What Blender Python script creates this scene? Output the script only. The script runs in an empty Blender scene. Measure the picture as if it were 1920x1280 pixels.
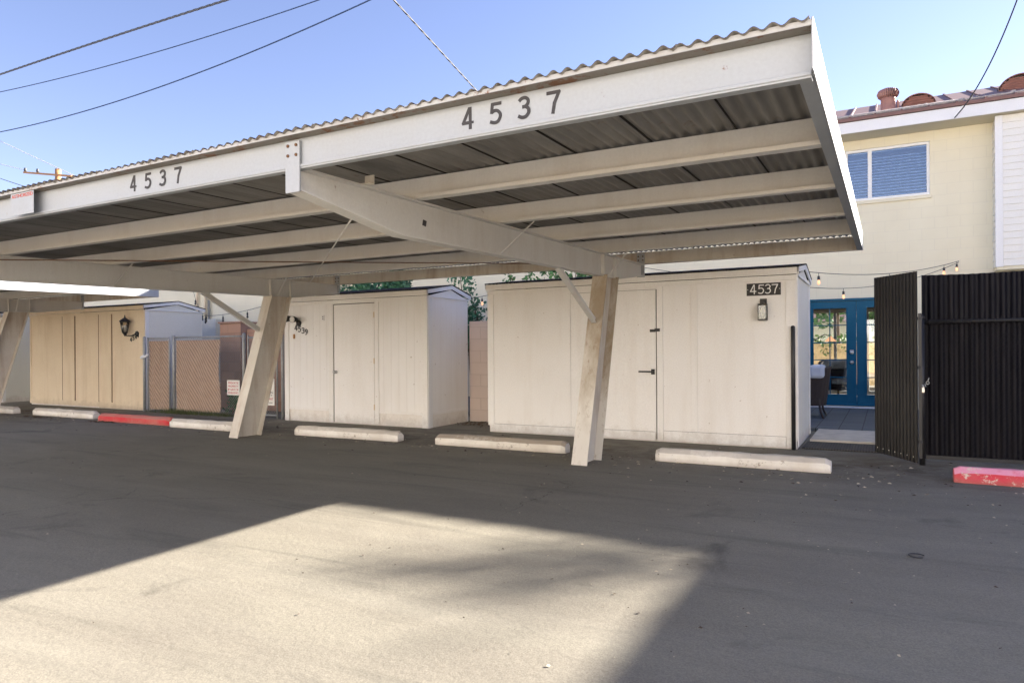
import bpy, math, random
from mathutils import Vector, Matrix
random.seed(7)
R = math.radians
scene = bpy.context.scene
C = scene.collection

# ---------------------------------------------------------------- camera
cam_d = bpy.data.cameras.new('camera'); cam = bpy.data.objects.new('camera', cam_d); C.objects.link(cam)
cam_d.sensor_width = 36; cam_d.lens = 1296.6/1920*36
cam_d.shift_x = 0.0; cam_d.shift_y = 16.95/1920
cam_d.clip_start = 0.05; cam_d.clip_end = 2000
YAW, ROLL = R(28.389), R(-0.366)
cam.matrix_world = Matrix.Translation((0, 0, 1.2)) @ Matrix.Rotation(YAW, 4, 'Z') @ Matrix.Rotation(R(90), 4, 'X') @ Matrix.Rotation(ROLL, 4, 'Z')
scene.camera = cam

# ---------------------------------------------------------------- light
SUNV = Vector((1.578, 1.861, 1.0)).normalized()
ELEV = math.asin(SUNV.z); AZ = math.atan2(SUNV.x, SUNV.y)
w = bpy.data.worlds.new('World'); scene.world = w; w.use_nodes = True
nt = w.node_tree; nt.nodes.clear()
sky = nt.nodes.new('ShaderNodeTexSky'); sky.sky_type = 'NISHITA'; sky.sun_disc = False
sky.sun_elevation = ELEV; sky.sun_rotation = AZ
sky.air_density = 1.0; sky.dust_density = 0.15; sky.ozone_density = 3.0; sky.altitude = 300
bg = nt.nodes.new('ShaderNodeBackground'); bg.inputs['Strength'].default_value = 0.052
out = nt.nodes.new('ShaderNodeOutputWorld')
tint = nt.nodes.new('ShaderNodeMix'); tint.data_type = 'RGBA'; tint.blend_type = 'MULTIPLY'; tint.inputs[0].default_value = 1
tint.inputs[7].default_value = (.88, .675, .70, 1)
nt.links.new(sky.outputs[0], tint.inputs[6]); nt.links.new(tint.outputs[2], bg.inputs[0]); nt.links.new(bg.outputs[0], out.inputs[0])
sun_d = bpy.data.lights.new('sun', 'SUN'); sun_d.energy = 3.45; sun_d.angle = R(0.53); sun_d.color = (1.0, 0.91, 0.81)
sun = bpy.data.objects.new('sun', sun_d); C.objects.link(sun)
sun.rotation_euler = SUNV.to_track_quat('Z', 'Y').to_euler()
scene.view_settings.view_transform = 'Standard'; scene.view_settings.look = 'None'
scene.view_settings.gamma = 1.0; scene.view_settings.exposure = 3.02
scene.cycles.max_bounces = 16; scene.cycles.diffuse_bounces = 8; scene.cycles.transparent_max_bounces = 16

# ---------------------------------------------------------------- materials
def srgb(r, g, b):
    f = lambda c: (c/255/12.92) if c/255 <= .04045 else ((c/255+.055)/1.055)**2.4
    return (f(r), f(g), f(b))
class NT:
    def __init__(s, name):
        s.m = bpy.data.materials.new(name); s.m.use_nodes = True
        s.t = s.m.node_tree; s.n = s.t.nodes; s.l = s.t.links
        s.b = s.n['Principled BSDF']
        s.co = s.n.new('ShaderNodeTexCoord').outputs['Object']
    def mapv(s, scale=(1,1,1), rot=(0,0,0)):
        m = s.n.new('ShaderNodeMapping'); m.inputs['Scale'].default_value = scale; m.inputs['Rotation'].default_value = rot
        s.l.new(s.co, m.inputs[0]); return m.outputs[0]
    def noise(s, sc, det=4, rough=.55, scale=(1,1,1), dist=0):
        t = s.n.new('ShaderNodeTexNoise'); t.inputs['Scale'].default_value = sc
        t.inputs['Detail'].default_value = det; t.inputs['Roughness'].default_value = rough
        t.inputs['Distortion'].default_value = dist
        s.l.new(s.mapv(scale), t.inputs['Vector']); return t.outputs['Fac']
    def ramp(s, f, a, b, ca=0., cb=1.):
        r = s.n.new('ShaderNodeMapRange'); r.inputs[1].default_value = a; r.inputs[2].default_value = b
        r.inputs[3].default_value = ca; r.inputs[4].default_value = cb
        s.l.new(f, r.inputs[0]); return r.outputs[0]
    def mix(s, f, a, b, mode='MIX'):
        m = s.n.new('ShaderNodeMix'); m.data_type = 'RGBA'; m.blend_type = mode
        for v, k in ((f, 0), (a, 6), (b, 7)):
            if isinstance(v, (int, float)): m.inputs[k].default_value = v
            elif isinstance(v, tuple): m.inputs[k].default_value = (*v, 1)
            else: s.l.new(v, m.inputs[k])
        return m.outputs[2]
    def math(s, op, a, b=0.):
        m = s.n.new('ShaderNodeMath'); m.operation = op
        for v, k in ((a, 0), (b, 1)):
            if isinstance(v, (int, float)): m.inputs[k].default_value = v
            else: s.l.new(v, m.inputs[k])
        return m.outputs[0]
    def sep(s):
        x = s.n.new('ShaderNodeSeparateXYZ'); s.l.new(s.co, x.inputs[0]); return x.outputs
    def col(s, c):
        if isinstance(c, tuple): s.b.inputs['Base Color'].default_value = (*c, 1)
        else: s.l.new(c, s.b.inputs['Base Color'])
    def rough(s, v):
        if isinstance(v, (int, float)): s.b.inputs['Roughness'].default_value = v
        else: s.l.new(v, s.b.inputs['Roughness'])
    def bump(s, h, strength=.3, dist=.01, prev=None):
        b = s.n.new('ShaderNodeBump'); b.inputs['Strength'].default_value = strength; b.inputs['Distance'].default_value = dist
        s.l.new(h, b.inputs['Height'])
        if prev is not None: s.l.new(prev, b.inputs['Normal'])
        s.l.new(b.outputs[0], s.b.inputs['Normal']); return b.outputs[0]

def paint(name, c, dirt=(.25,.19,.12), amt=.35, rough=.55, streak=True, sc=1.0, rust=0., fine=.04, spec=None):
    "weathered paint: broad tone change, vertical run streaks, small chips"
    t = NT(name)
    n1 = t.ramp(t.noise(1.3*sc, 5, .6), .3, .75)
    n2 = t.ramp(t.noise(5*sc, 6, .65, (1, 1, .12) if streak else (1, 1, 1)), .48, .8)
    k = t.math('MULTIPLY', t.math('ADD', t.math('MULTIPLY', n1, .35), t.math('MULTIPLY', n2, .65)), amt)
    col = t.mix(k, c, dirt)
    if 'shed' in name:   # soil splashed up from the paving, with a ragged upper edge
        z_ = t.sep()[2]; e_ = t.math('SUBTRACT', t.math('MULTIPLY', t.noise(7, 7, .75), .62), z_)
        col = t.mix(t.math('MULTIPLY', t.ramp(e_, .14, .30), .28), col, (.30, .22, .14))
        nh = t.ramp(t.noise(26, 1, .4), .80, .82); col = t.mix(t.math('MULTIPLY', nh, .5), col, (.25, .15, .08))
    n3 = t.ramp(t.noise(60*sc, 3, .6), .3, .7, 1-fine, 1+fine)
    v = t.n.new('ShaderNodeCombineColor'); [t.l.new(n3, v.inputs[i]) for i in range(3)]
    col = t.mix(1.0, col, v.outputs[0], 'MULTIPLY')
    if rust > 0:
        f = t.ramp(t.noise(9*sc, 8, .75), .68-.1*rust, .74-.1*rust)
        col = t.mix(f, col, (.16, .07, .03))
    t.col(col); t.rough(t.ramp(n1, 0, 1, rough, min(1, rough+.2)))
    sp = t.ramp(t.noise(11*sc, 2, .5), .735, .75); 
    b0 = t.bump(t.noise(1.6, 3, .5), .35, .03); t.bump(t.noise(45*sc, 3, .6, (1, 1, .15) if streak else (1, 1, 1)), .06, .003, b0)
    if spec is not None: t.b.inputs['Specular IOR Level'].default_value = spec
    return t.m
def plain(name, c, rough=.6, metal=0., spec=None, var=.15, sc=8.):
    t = NT(name); n = t.ramp(t.noise(sc, 5, .6), .25, .75, 1-var, 1+var)
    v = t.n.new('ShaderNodeCombineColor'); [t.l.new(n, v.inputs[i]) for i in range(3)]
    t.col(t.mix(1., c, v.outputs[0], 'MULTIPLY')); t.rough(rough); t.b.inputs['Metallic'].default_value = metal
    if spec is not None: t.b.inputs['Specular IOR Level'].default_value = spec
    return t.m

M = {}
M['beam'] = paint('cream_steel_paint', (.64, .635, .615), (.30, .22, .13), .30, .45, rust=.15)
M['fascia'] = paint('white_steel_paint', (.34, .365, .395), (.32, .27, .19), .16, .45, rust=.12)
M['post'] = paint('worn_cream_post_paint', (.66, .63, .56), (.27, .15, .06), .95, .5, rust=.35)
def stained():
    t = NT('brown_stained_post_paint'); x = t.sep()
    n = t.noise(3.2, 7, .68, (1, 1, .22)); hz = t.ramp(x[2], .0, 1.6, -.28, .20)
    f = t.ramp(t.math('ADD', n, hz), .40, .72)
    c = t.mix(t.math('MULTIPLY', f, .85), (.62, .59, .53), (.27, .20, .12)); f2 = t.ramp(t.noise(16, 7, .75, (1, 1, .4)), .55, .68)
    t.col(t.mix(t.math('MULTIPLY', f2, .55), c, (.20, .12, .055))); t.rough(.7); t.bump(t.noise(60, 5, .7), .35, .004); return t.m
M['post_stain'] = stained()
M['rust'] = plain('rusty_steel', (.14, .07, .035), .9, var=.5, sc=30)
M['stencil'] = plain('faded_black_stencil', (.035, .033, .037), .7, var=.3, sc=40)
M['black'] = plain('black_metal', (.018, .018, .02), .45)
M['galv'] = plain('galvanised_steel', (.34, .35, .35), .5, .25, sc=20)
M['silver'] = plain('brushed_silver', (.6, .6, .58), .3, .9)
M['white'] = paint('white_trim_paint', (.80, .80, .79), (.4, .36, .3), .12, .5)
M['shed_a'] = paint('warm_white_shed_paint', (.86, .85, .825), (.50, .40, .28), .26, .6)
M['shed_c'] = paint('ochre_stained_shed_paint', (.76, .645, .48), (.40, .26, .12), .42, .65)
M['shed_side'] = paint('pale_cream_shed_paint', (.75, .74, .67), (.45, .40, .3), .14, .6)
M['base'] = paint('stained_shed_base', (.82, .79, .74), (.4, .3, .2), .3, .7)
M['shingle'] = plain('dark_roof_felt', (.03, .027, .027), .95, var=.5, sc=40, spec=.1)
M['underside'] = None
def grooved():
    t = NT('grooved_white_siding')
    x = t.sep()
    s = t.math('ADD', x[0], x[1])
    fr = t.math('FRACT', t.math('MULTIPLY', s, 1/.1525))
    g = t.ramp(t.math('ABSOLUTE', t.math('SUBTRACT', fr, .5)), .0, .035, 0, 1)
    n = t.ramp(t.noise(1.2, 5, .6), .3, .75)
    n2 = t.ramp(t.noise(6, 6, .6, (1, 1, .1)), .5, .8)
    k = t.math('MULTIPLY', t.math('ADD', n, n2), .13)
    c = t.mix(k, (.86, .855, .835), (.5, .40, .27))
    spots = t.ramp(t.noise(14, 2, .5), .73, .76)
    c = t.mix(t.math('MULTIPLY', spots, .5), c, (.3, .22, .14))
    t.col(t.mix(t.math('MULTIPLY', t.math('SUBTRACT', 1., g), .12), c, (.4, .33, .25))); t.rough(.6)
    b = t.bump(g, .6, .006); t.bump(t.noise(50, 3, .6, (1, 1, .2)), .15, .003, b)
    return t.m
M['shed_b'] = grooved()
def asphalt():
    t = NT('worn_grey_asphalt')
    big = t.ramp(t.noise(.22, 6, .6, (1, 1.6, 1)), .3, .72)
    mid = t.ramp(t.noise(1.1, 6, .62, (.55, 1.6, 1), .6), .35, .7)
    c = t.mix(big, (.192, .180, .144), (.258, .240, .192))
    c = t.mix(t.math('MULTIPLY', mid, .4), c, (.125, .108, .092))
    # coarse and fine aggregate
    v = t.n.new('ShaderNodeTexVoronoi'); v.inputs['Scale'].default_value = 190; t.l.new(t.co, v.inputs['Vector'])
    ag = t.n.new('ShaderNodeSeparateColor'); t.l.new(v.outputs['Color'], ag.inputs[0])
    agf = t.ramp(ag.outputs[0], 0, 1, .84, 1.17)
    vv = t.n.new('ShaderNodeCombineColor'); [t.l.new(agf, vv.inputs[i]) for i in range(3)]
    c = t.mix(1., c, vv.outputs[0], 'MULTIPLY')
    white = t.ramp(t.noise(130, 2, .5), .70, .73)
    c = t.mix(t.math('MULTIPLY', white, .5), c, (.42, .40, .36))
    # long drag streaks and tyre marks
    st = t.ramp(t.noise(1.0, 6, .6, (.22, 2.6, 1), .4), .5, .75); c = t.mix(t.math('MULTIPLY', st, .28), c, (.28, .268, .225))
    st = t.ramp(t.noise(1.0, 7, .65, (.35, 3.4, 1), .8), .56, .72); c = t.mix(t.math('MULTIPLY', st, .5), c, (.085, .082, .068))
    oil = t.ramp(t.noise(.75, 5, .7, (1, 1, 1), 1.2), .60, .74)
    c = t.mix(t.math('MULTIPLY', oil, .55), c, (.062, .058, .05))
    # debris dirt near the wheel stops and shed fronts
    x = t.sep()
    band = t.ramp(t.math('ABSOLUTE', t.math('SUBTRACT', x[1], 7.9)), 0., 1.3, 1., 0.)
    dn = t.ramp(t.noise(2.6, 7, .72), .42, .62)
    c = t.mix(t.math('MULTIPLY', t.math('MULTIPLY', band, dn), .8), c, (.085, .06, .04))
    # hairline cracks
    vc = t.n.new('ShaderNodeTexVoronoi'); vc.feature = 'DISTANCE_TO_EDGE'; vc.inputs['Scale'].default_value = .38
    nz = t.n.new('ShaderNodeTexNoise'); nz.inputs['Scale'].default_value = 1.8; nz.inputs['Detail'].default_value = 6
    t.l.new(t.co, nz.inputs['Vector'])
    wv = t.n.new('ShaderNodeVectorMath'); wv.operation = 'MULTIPLY_ADD'
    t.l.new(nz.outputs['Color'], wv.inputs[0]); wv.inputs[1].default_value = (.9, .9, .9); t.l.new(t.co, wv.inputs[2])
    t.l.new(wv.outputs[0], vc.inputs['Vector'])
    cr = t.ramp(vc.outputs['Distance'], .0, .0035, 1, 0)
    crm = t.math('MULTIPLY', cr, t.ramp(t.noise(.5, 3), .52, .6))
    c = t.mix(t.math('MULTIPLY', crm, .6), c, (.04, .035, .03))
    t.col(c); t.rough(.9); t.b.inputs['Specular IOR Level'].default_value = .25
    b = t.bump(ag.outputs[0], .35, .003)
    b = t.bump(t.noise(28, 5, .6), .25, .01, b)
    t.bump(t.noise(1.4, 4, .5), .25, .05, b)
    return t.m
M['asphalt'] = asphalt()
def deckunder():
    t = NT('weathered_corrugated_steel')
    n = t.ramp(t.noise(.9, 6, .65, (3, .6, 1)), .3, .7)
    c = t.mix(n, (.16, .153, .142), (.28, .268, .25))
    x = t.sep(); rows = t.ramp(t.noise(14, 3, .6, (1, .15, 1)), .4, .75)
    c = t.mix(t.math('MULTIPLY', rows, .4), c, (.08, .068, .06))
    c = t.mix(t.math('MULTIPLY', t.ramp(t.noise(6, 8, .7), .62, .7), .6), c, (.15, .07, .04))
    t.col(c); t.rough(.5); t.b.inputs['Metallic'].default_value = .1
    return t.m
M['underside'] = deckunder()
def blockwall(name, ca, cb, mort, bw, bh, lvl=.5, paintbump=.6):
    "painted block: brick texture laid in x-z or y-z through x+y"
    t = NT(name); x = t.sep()
    cv = t.n.new('ShaderNodeCombineXYZ'); t.l.new(t.math('ADD', x[0], x[1]), cv.inputs[0]); t.l.new(x[2], cv.inputs[1])
    b = t.n.new('ShaderNodeTexBrick'); b.inputs['Scale'].default_value = 1; b.inputs['Brick Width'].default_value = bw
    b.inputs['Row Height'].default_value = bh; b.inputs['Mortar Size'].default_value = .006; b.inputs['Mortar Smooth'].default_value = .6
    b.inputs['Color1'].default_value = (*ca, 1); b.inputs['Color2'].default_value = (*cb, 1); b.inputs['Mortar'].default_value = (*mort, 1)
    t.l.new(cv.outputs[0], b.inputs['Vector'])
    n = t.ramp(t.noise(1.2, 6, .6), .3, .75)
    c = t.mix(lvl, ca, b.outputs['Color'])
    c = t.mix(t.math('MULTIPLY', n, .18), c, (ca[0]*.6, ca[1]*.52, ca[2]*.42))
    t.col(c); t.rough(.85)
    inv = t.math('SUBTRACT', 1., b.outputs['Fac'])
    # mortar shows only here and there through the paint
    bb = t.bump(t.math('MULTIPLY', inv, t.ramp(t.noise(.8, 3), .35, .6, .3, 1)), paintbump, .008)
    t.bump(t.noise(70, 4, .6), .3, .004, bb)
    return t.m
M['rooftop'] = plain('weathered_red_brown_roof', (.05, .033, .035), .8, var=.4, sc=12)
M['lap'] = plain('dark_lap_joint', (.02, .017, .015), .9)
M['flash_shade'] = paint('shade_darkened_rusty_flashing', (.21, .195, .17), (.12, .07, .04), .5, .6, rust=1.5, streak=False)  # grey lowered to paint in the shade under the lip, with rust blotches
M['drip'] = paint('rusting_drip_edge_paint', (.42, .43, .44), (.20, .11, .06), .35, .5, rust=1.1, streak=False)
M['bldg'] = blockwall('cream_painted_block', (.79, .735, .56), (.81, .76, .585), (.64, .60, .49), .40, .20, .35, .22)
M['pink'] = blockwall('pink_block', (.74, .62, .55), (.77, .65, .58), (.60, .50, .43), .40, .20, .8)
M['brown'] = blockwall('brown_block', (.36, .22, .16), (.46, .29, .21), (.28, .20, .16), .40, .20, 1.)
M['siding'] = paint('white_lap_siding', (.80, .785, .73), (.5, .48, .42), .1, .5, streak=False)
M['roof_brown'] = plain('brown_roof_metal', (.20, .105, .085), .6, var=.2, sc=5)
M['vent'] = plain('faded_red_brown_vent_paint', (.34, .17, .14), .55, var=.15, sc=10)
M['foil'] = plain('silvery_roof_coating', (.42, .38, .35), .5, var=.4, sc=20)
M['teal'] = paint('teal_blue_door_paint', (.0015, .095, .175), (.002, .06, .11), .25, .4, streak=False, spec=.2)
def glass(name, tint, refl, rough=.02, alpha=.0):
    m = bpy.data.materials.new(name); m.use_nodes = True; t = m.node_tree; t.nodes.clear()
    o = t.nodes.new('ShaderNodeOutputMaterial'); g = t.nodes.new('ShaderNodeBsdfGlossy'); g.inputs['Roughness'].default_value = rough
    g.inputs['Color'].default_value = (.95, .97, 1, 1)
    tr = t.nodes.new('ShaderNodeBsdfTransparent'); tr.inputs['Color'].default_value = (*tint, 1)
    fr = t.nodes.new('ShaderNodeFresnel'); fr.inputs['IOR'].default_value = 1.5
    mr = t.nodes.new('ShaderNodeMapRange'); mr.inputs[3].default_value = refl; mr.inputs[4].default_value = 1
    nz = t.nodes.new('ShaderNodeTexNoise'); nz.inputs['Scale'].default_value = 2.2
    bp = t.nodes.new('ShaderNodeBump'); bp.inputs['Strength'].default_value = .02; bp.inputs['Distance'].default_value = .02
    mx = t.nodes.new('ShaderNodeMixShader')
    t.links.new(nz.outputs[0], bp.inputs['Height']); t.links.new(bp.outputs[0], g.inputs['Normal'])
    t.links.new(fr.outputs[0], mr.inputs[0]); t.links.new(mr.outputs[0], mx.inputs[0])
    t.links.new(tr.outputs[0], mx.inputs[1]); t.links.new(g.outputs[0], mx.inputs[2]); t.links.new(mx.outputs[0], o.inputs[0])
    return m
M['door_glass'] = glass('door_glass', (.93, .95, .94), .05)
M['win_glass'] = glass('window_glass', (.80, .86, .92), .10)
M['lamp_glass'] = glass('lantern_glass', (.80, .76, .68), .04, .15)
M['blind'] = plain('pale_blue_window_blind', (.80, .88, .95), .6, var=.05)
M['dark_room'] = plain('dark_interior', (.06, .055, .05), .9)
M['corr_black'] = paint('dark_brown_corrugated_paint', (.0105, .0098, .0098), (.030, .026, .023), .6, .4, sc=1.5, spec=.3)
M['fence_black'] = paint('black_fence_paint', (.0035, .004, .008), (.030, .026, .027), .8, .45, sc=4, spec=.12)  # lighter streaks paint in the highlights on the ribs
M['concrete'] = plain('pale_concrete', (.58, .53, .44), .85, var=.2, sc=6)
def stop(name, c, under, amt, top=None):
    amt -= .05
    t = NT(name); ch = t.ramp(t.noise(7, 9, .78), amt, amt+.04)
    n = t.ramp(t.noise(2.5, 6, .65), .35, .75)
    k = t.mix(t.math('MULTIPLY', n, .45), c, (.36, .29, .21))
    x = t.sep(); low = t.ramp(x[2], .0, .05, 1., 0.)
    k = t.mix(t.math('MULTIPLY', low, .45), k, (.22, .17, .12))
    ge = t.n.new('ShaderNodeNewGeometry'); gn = t.n.new('ShaderNodeSeparateXYZ'); t.l.new(ge.outputs['Normal'], gn.inputs[0])
    up = t.math('MULTIPLY', t.ramp(gn.outputs[2], .45, .6), t.ramp(t.noise(3.5, 6, .65), .30, .46))
    k = t.mix(up if top else t.math('MULTIPLY', up, .45), k, top or (.34, .29, .22))
    t.col(t.mix(ch, k, under)); t.rough(.75); b = t.bump(ch, -.9, .008); b = t.bump(t.noise(9, 4, .6), .6, .02, b); t.bump(t.noise(45, 5, .7), .7, .006, b)
    return t.m
M['stop_white'] = stop('chipped_white_stop_paint', (.84, .82, .77), (.33, .29, .24), .64)
M['stop_dirty'] = stop('dirty_topped_white_stop_paint', (.80, .77, .70), (.33, .29, .24), .64, (.36, .31, .25))
M['stop_red'] = stop('chipped_red_stop_paint', (.60, .012, .03), (.38, .25, .19), .66)
M['stop_pink'] = stop('sun_bleached_pink_stop_paint', (.60, .02, .06), (.60, .50, .44), .60, (.74, .30, .42))
def screen():
    t = NT('beige_diagonal_slats'); x = t.sep()
    d = t.math('ADD', x[0], t.math('MULTIPLY', x[2], .75))
    fr = t.math('FRACT', t.math('MULTIPLY', d, 1/.075))
    g = t.ramp(t.math('ABSOLUTE', t.math('SUBTRACT', fr, .5)), .22, .42, 0, 1)
    n = t.ramp(t.noise(4, 6, .6), .3, .75)
    c = t.mix(n, (.46, .31, .22), (.56, .40, .29))
    t.col(t.mix(t.math('MULTIPLY', g, .75), c, (.17, .11, .075))); t.rough(.8); t.bump(g, -.5, .006)
    return t.m
M['screen'] = screen()
M['leaf'] = plain('dark_green_leaf', (.06, .17, .08), .5, var=.6, sc=3)
M['leaf2'] = plain('fresh_green_leaf', (.08, .20, .06), .55, var=.5, sc=3)
M['weed'] = plain('dry_green_weed', (.10, .12, .04), .7, var=.5, sc=9)
M['bark'] = plain('brown_bark', (.12, .08, .05), .9, var=.4, sc=20)
M['wicker'] = plain('dark_brown_wicker', (.045, .030, .026), .6, var=.6, sc=90)
M['cushion'] = plain('white_cushion_cloth', (.72, .75, .80), .9, var=.05)
M['wire'] = plain('black_cable', (.02, .022, .03), .6)
M['wire_blue'] = plain('blue_black_cable', (.02, .05, .13), .5)
M['wire_grey'] = plain('grey_cable_bundle', (.07, .075, .085), .6)
M['wire_pale'] = plain('pale_cable', (.6, .62, .68), .6)
M['sign_white'] = plain('sign_white', (.74, .72, .66), .5, var=.06)
M['sign_red'] = plain('sign_red', (.50, .03, .03), .5)
M['sign_orange'] = plain('sign_orange_red', (.50, .05, .02), .5)
M['sign_black'] = plain('sign_black', (.03, .03, .03), .5)
M['tan_wood'] = plain('tan_fence_boards', (.62, .48, .30), .8, var=.25, sc=6)
M['wood_chip'] = plain('orange_brown_wood', (.45, .24, .10), .7)
M['tile'] = None
def tilemat():
    t = NT('grey_deck_tiles'); x = t.sep()
    cv = t.n.new('ShaderNodeCombineXYZ'); t.l.new(x[0], cv.inputs[0]); t.l.new(x[1], cv.inputs[1])
    b = t.n.new('ShaderNodeTexBrick'); b.inputs['Scale'].default_value = 1; b.inputs['Brick Width'].default_value = .3; b.offset = 0
    b.inputs['Row Height'].default_value = .075; b.inputs['Mortar Size'].default_value = .007
    b.inputs['Color1'].default_value = (.10, .12, .135, 1); b.inputs['Color2'].default_value = (.15, .17, .18, 1); b.inputs['Mortar'].default_value = (.03, .03, .035, 1)
    t.l.new(cv.outputs[0], b.inputs['Vector']); t.col(b.outputs['Color']); t.rough(.7)
    return t.m
M['tile'] = tilemat()
def matmat():
    t = NT('black_ribbed_rubber'); x = t.sep()
    fr = t.math('FRACT', t.math('MULTIPLY', x[0], 1/.03)); f2 = t.math('FRACT', t.math('MULTIPLY', x[1], 1/.05))
    g = t.math('MULTIPLY', t.ramp(fr, .3, .5), t.ramp(f2, .2, .4))
    t.col(t.mix(g, (.03, .028, .026), (.07, .065, .06))); t.rough(.8); t.bump(g, .6, .01); return t.m
M['rubber'] = matmat()
def emit(name, c, s):
    m = bpy.data.materials.new(name); m.use_nodes = True; b = m.node_tree.nodes['Principled BSDF']
    b.inputs['Base Color'].default_value = (*c, 1); b.inputs['Emission Color'].default_value = (*c, 1); b.inputs['Emission Strength'].default_value = s
    return m
M['bulb'] = emit('glowing_bulb_glass', (1., .50, .26), .16)
M['bulb_off'] = plain('dark_bulb', (.03, .03, .035), .3)
M['hedge'] = plain('bright_hedge_leaf', (.10, .20, .03), .6, var=.5, sc=6)
M['opp_wall'] = plain('white_stucco', (.82, .82, .82), .9, var=.08, sc=3)  # whitened so the unseen house opposite throws back more sunlight

# ---------------------------------------------------------------- mesh helpers
def tag(o, label=None, cat=None, group=None, kind=None):
    if label: o['label'] = label
    if cat: o['category'] = cat
    if group: o['group'] = group
    if kind: o['kind'] = kind
    return o
def thing(name, loc, label, cat, group=None):
    o = bpy.data.objects.new(name, None); C.objects.link(o); o.location = loc; o.empty_display_size = .2
    return tag(o, label, cat, group)
def rootloc(p):
    l = Vector((0, 0, 0))
    while p is not None: l = l + p.location; p = p.parent
    return l
class MB:
    def __init__(s): s.v = []; s.f = []; s.mi = []; s.k = 0
    def face(s, *pts):
        i = len(s.v); s.v += [tuple(p) for p in pts]; s.f.append(tuple(range(i, i+len(pts)))); s.mi.append(s.k); return s
    def hexa(s, p):
        "8 points: bottom ring 0-3 (ccw from above), top ring 4-7"
        i = len(s.v); s.v += [tuple(q) for q in p]
        for f in ((3,2,1,0), (4,5,6,7), (0,1,5,4), (1,2,6,5), (2,3,7,6), (3,0,4,7)): s.f.append(tuple(i+j for j in f)); s.mi.append(s.k)
        return s
    def box(s, x0, x1, y0, y1, z0, z1):
        if x0 > x1: x0, x1 = x1, x0
        if y0 > y1: y0, y1 = y1, y0
        if z0 > z1: z0, z1 = z1, z0
        return s.hexa([(x0,y0,z0),(x1,y0,z0),(x1,y1,z0),(x0,y1,z0),(x0,y0,z1),(x1,y0,z1),(x1,y1,z1),(x0,y1,z1)])
    def slopebox(s, x0, x1, y0, y1, zb, zt):
        "zb, zt functions of y"
        return s.hexa([(x0,y0,zb(y0)),(x1,y0,zb(y0)),(x1,y1,zb(y1)),(x0,y1,zb(y1)),(x0,y0,zt(y0)),(x1,y0,zt(y0)),(x1,y1,zt(y1)),(x0,y1,zt(y1))])
    def bar(s, a, b, w, h, up=(0,0,1)):
        a = Vector(a); b = Vector(b); d = (b-a).normalized(); u = Vector(up)
        sd = d.cross(u).normalized(); u = sd.cross(d).normalized()
        p = []
        for c in (a, b):
            p.append([c - sd*w/2 - u*h/2, c + sd*w/2 - u*h/2, c + sd*w/2 + u*h/2, c - sd*w/2 + u*h/2])
        i = len(s.v); s.v += [tuple(q) for r in p for q in r]
        for f in ((3,2,1,0),(4,5,6,7),(0,1,5,4),(1,2,6,5),(2,3,7,6),(3,0,4,7)): s.f.append(tuple(i+j for j in f)); s.mi.append(s.k)
        return s
    def tube(s, pts, r, n=8, cap=True):
        pts = [Vector(p) for p in pts]; rr = r if isinstance(r, (list, tuple)) else [r]*len(pts)
        i0 = len(s.v); prev = None
        for k, p in enumerate(pts):
            d = (pts[min(k+1, len(pts)-1)] - pts[max(k-1, 0)])
            d = d.normalized() if d.length > 0 else Vector((0, 0, 1))
            ref = Vector((0,0,1)) if abs(d.z) < .95 else Vector((1,0,0))
            if prev is not None: ref = prev
            a = (ref - d*ref.dot(d)).normalized(); b = d.cross(a); prev = a
            for j in range(n):
                t = 2*math.pi*j/n; s.v.append(tuple(p + (a*math.cos(t) + b*math.sin(t))*rr[k]))
        for k in range(len(pts)-1):
            for j in range(n):
                a0 = i0+k*n+j; a1 = i0+k*n+(j+1) % n
                s.f.append((a0, a1, a1+n, a0+n)); s.mi.append(s.k)
        if cap:
            s.f.append(tuple(i0+j for j in reversed(range(n)))); s.f.append(tuple(i0+(len(pts)-1)*n+j for j in range(n))); s.mi += [s.k, s.k]
        return s
    def lathe(s, c, prof, n=16, axis='z'):
        c = Vector(c); i0 = len(s.v)
        for (r, h) in prof:
            for j in range(n):
                t = 2*math.pi*j/n
                o = Vector((r*math.cos(t), r*math.sin(t), h)) if axis == 'z' else (Vector((r*math.cos(t), -h, r*math.sin(t))) if axis == 'y' else Vector((h, r*math.cos(t), r*math.sin(t))))
                s.v.append(tuple(c+o))
        for k in range(len(prof)-1):
            for j in range(n):
                a0 = i0+k*n+j; a1 = i0+k*n+(j+1) % n
                s.f.append((a0, a1, a1+n, a0+n)); s.mi.append(s.k)
        s.f.append(tuple(i0+j for j in reversed(range(n)))); s.f.append(tuple(i0+(len(prof)-1)*n+j for j in range(n))); s.mi += [s.k, s.k]
        return s
    def build(s, name, mat, parent=None, bevel=0., smooth=False, jitter=0.):
        off = rootloc(parent)
        m = bpy.data.meshes.new(name)
        vs = [tuple(Vector(v)-off) for v in s.v]
        if jitter: vs = [(x+random.gauss(0, jitter), y+random.gauss(0, jitter), z+random.gauss(0, jitter)) for x, y, z in vs]
        m.from_pydata(vs, [], s.f)
        mats = mat if isinstance(mat, (list, tuple)) else [mat]
        for k in mats: m.materials.append(k)
        if len(mats) > 1: m.polygons.foreach_set('material_index', s.mi)
        if smooth: m.polygons.foreach_set('use_smooth', [True]*len(m.polygons))
        m.update()
        o = bpy.data.objects.new(name, m); C.objects.link(o)
        if parent is not None: o.parent = parent
        if bevel:
            b = o.modifiers.new('bevel', 'BEVEL'); b.width = bevel; b.segments = 2; b.limit_method = 'ANGLE'; b.angle_limit = R(40)
        return o
def copy_tree(o, parent=None):
    c = o.copy(); C.objects.link(c); c.parent = parent
    for ch in o.children: copy_tree(ch, c)
    return c
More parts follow.
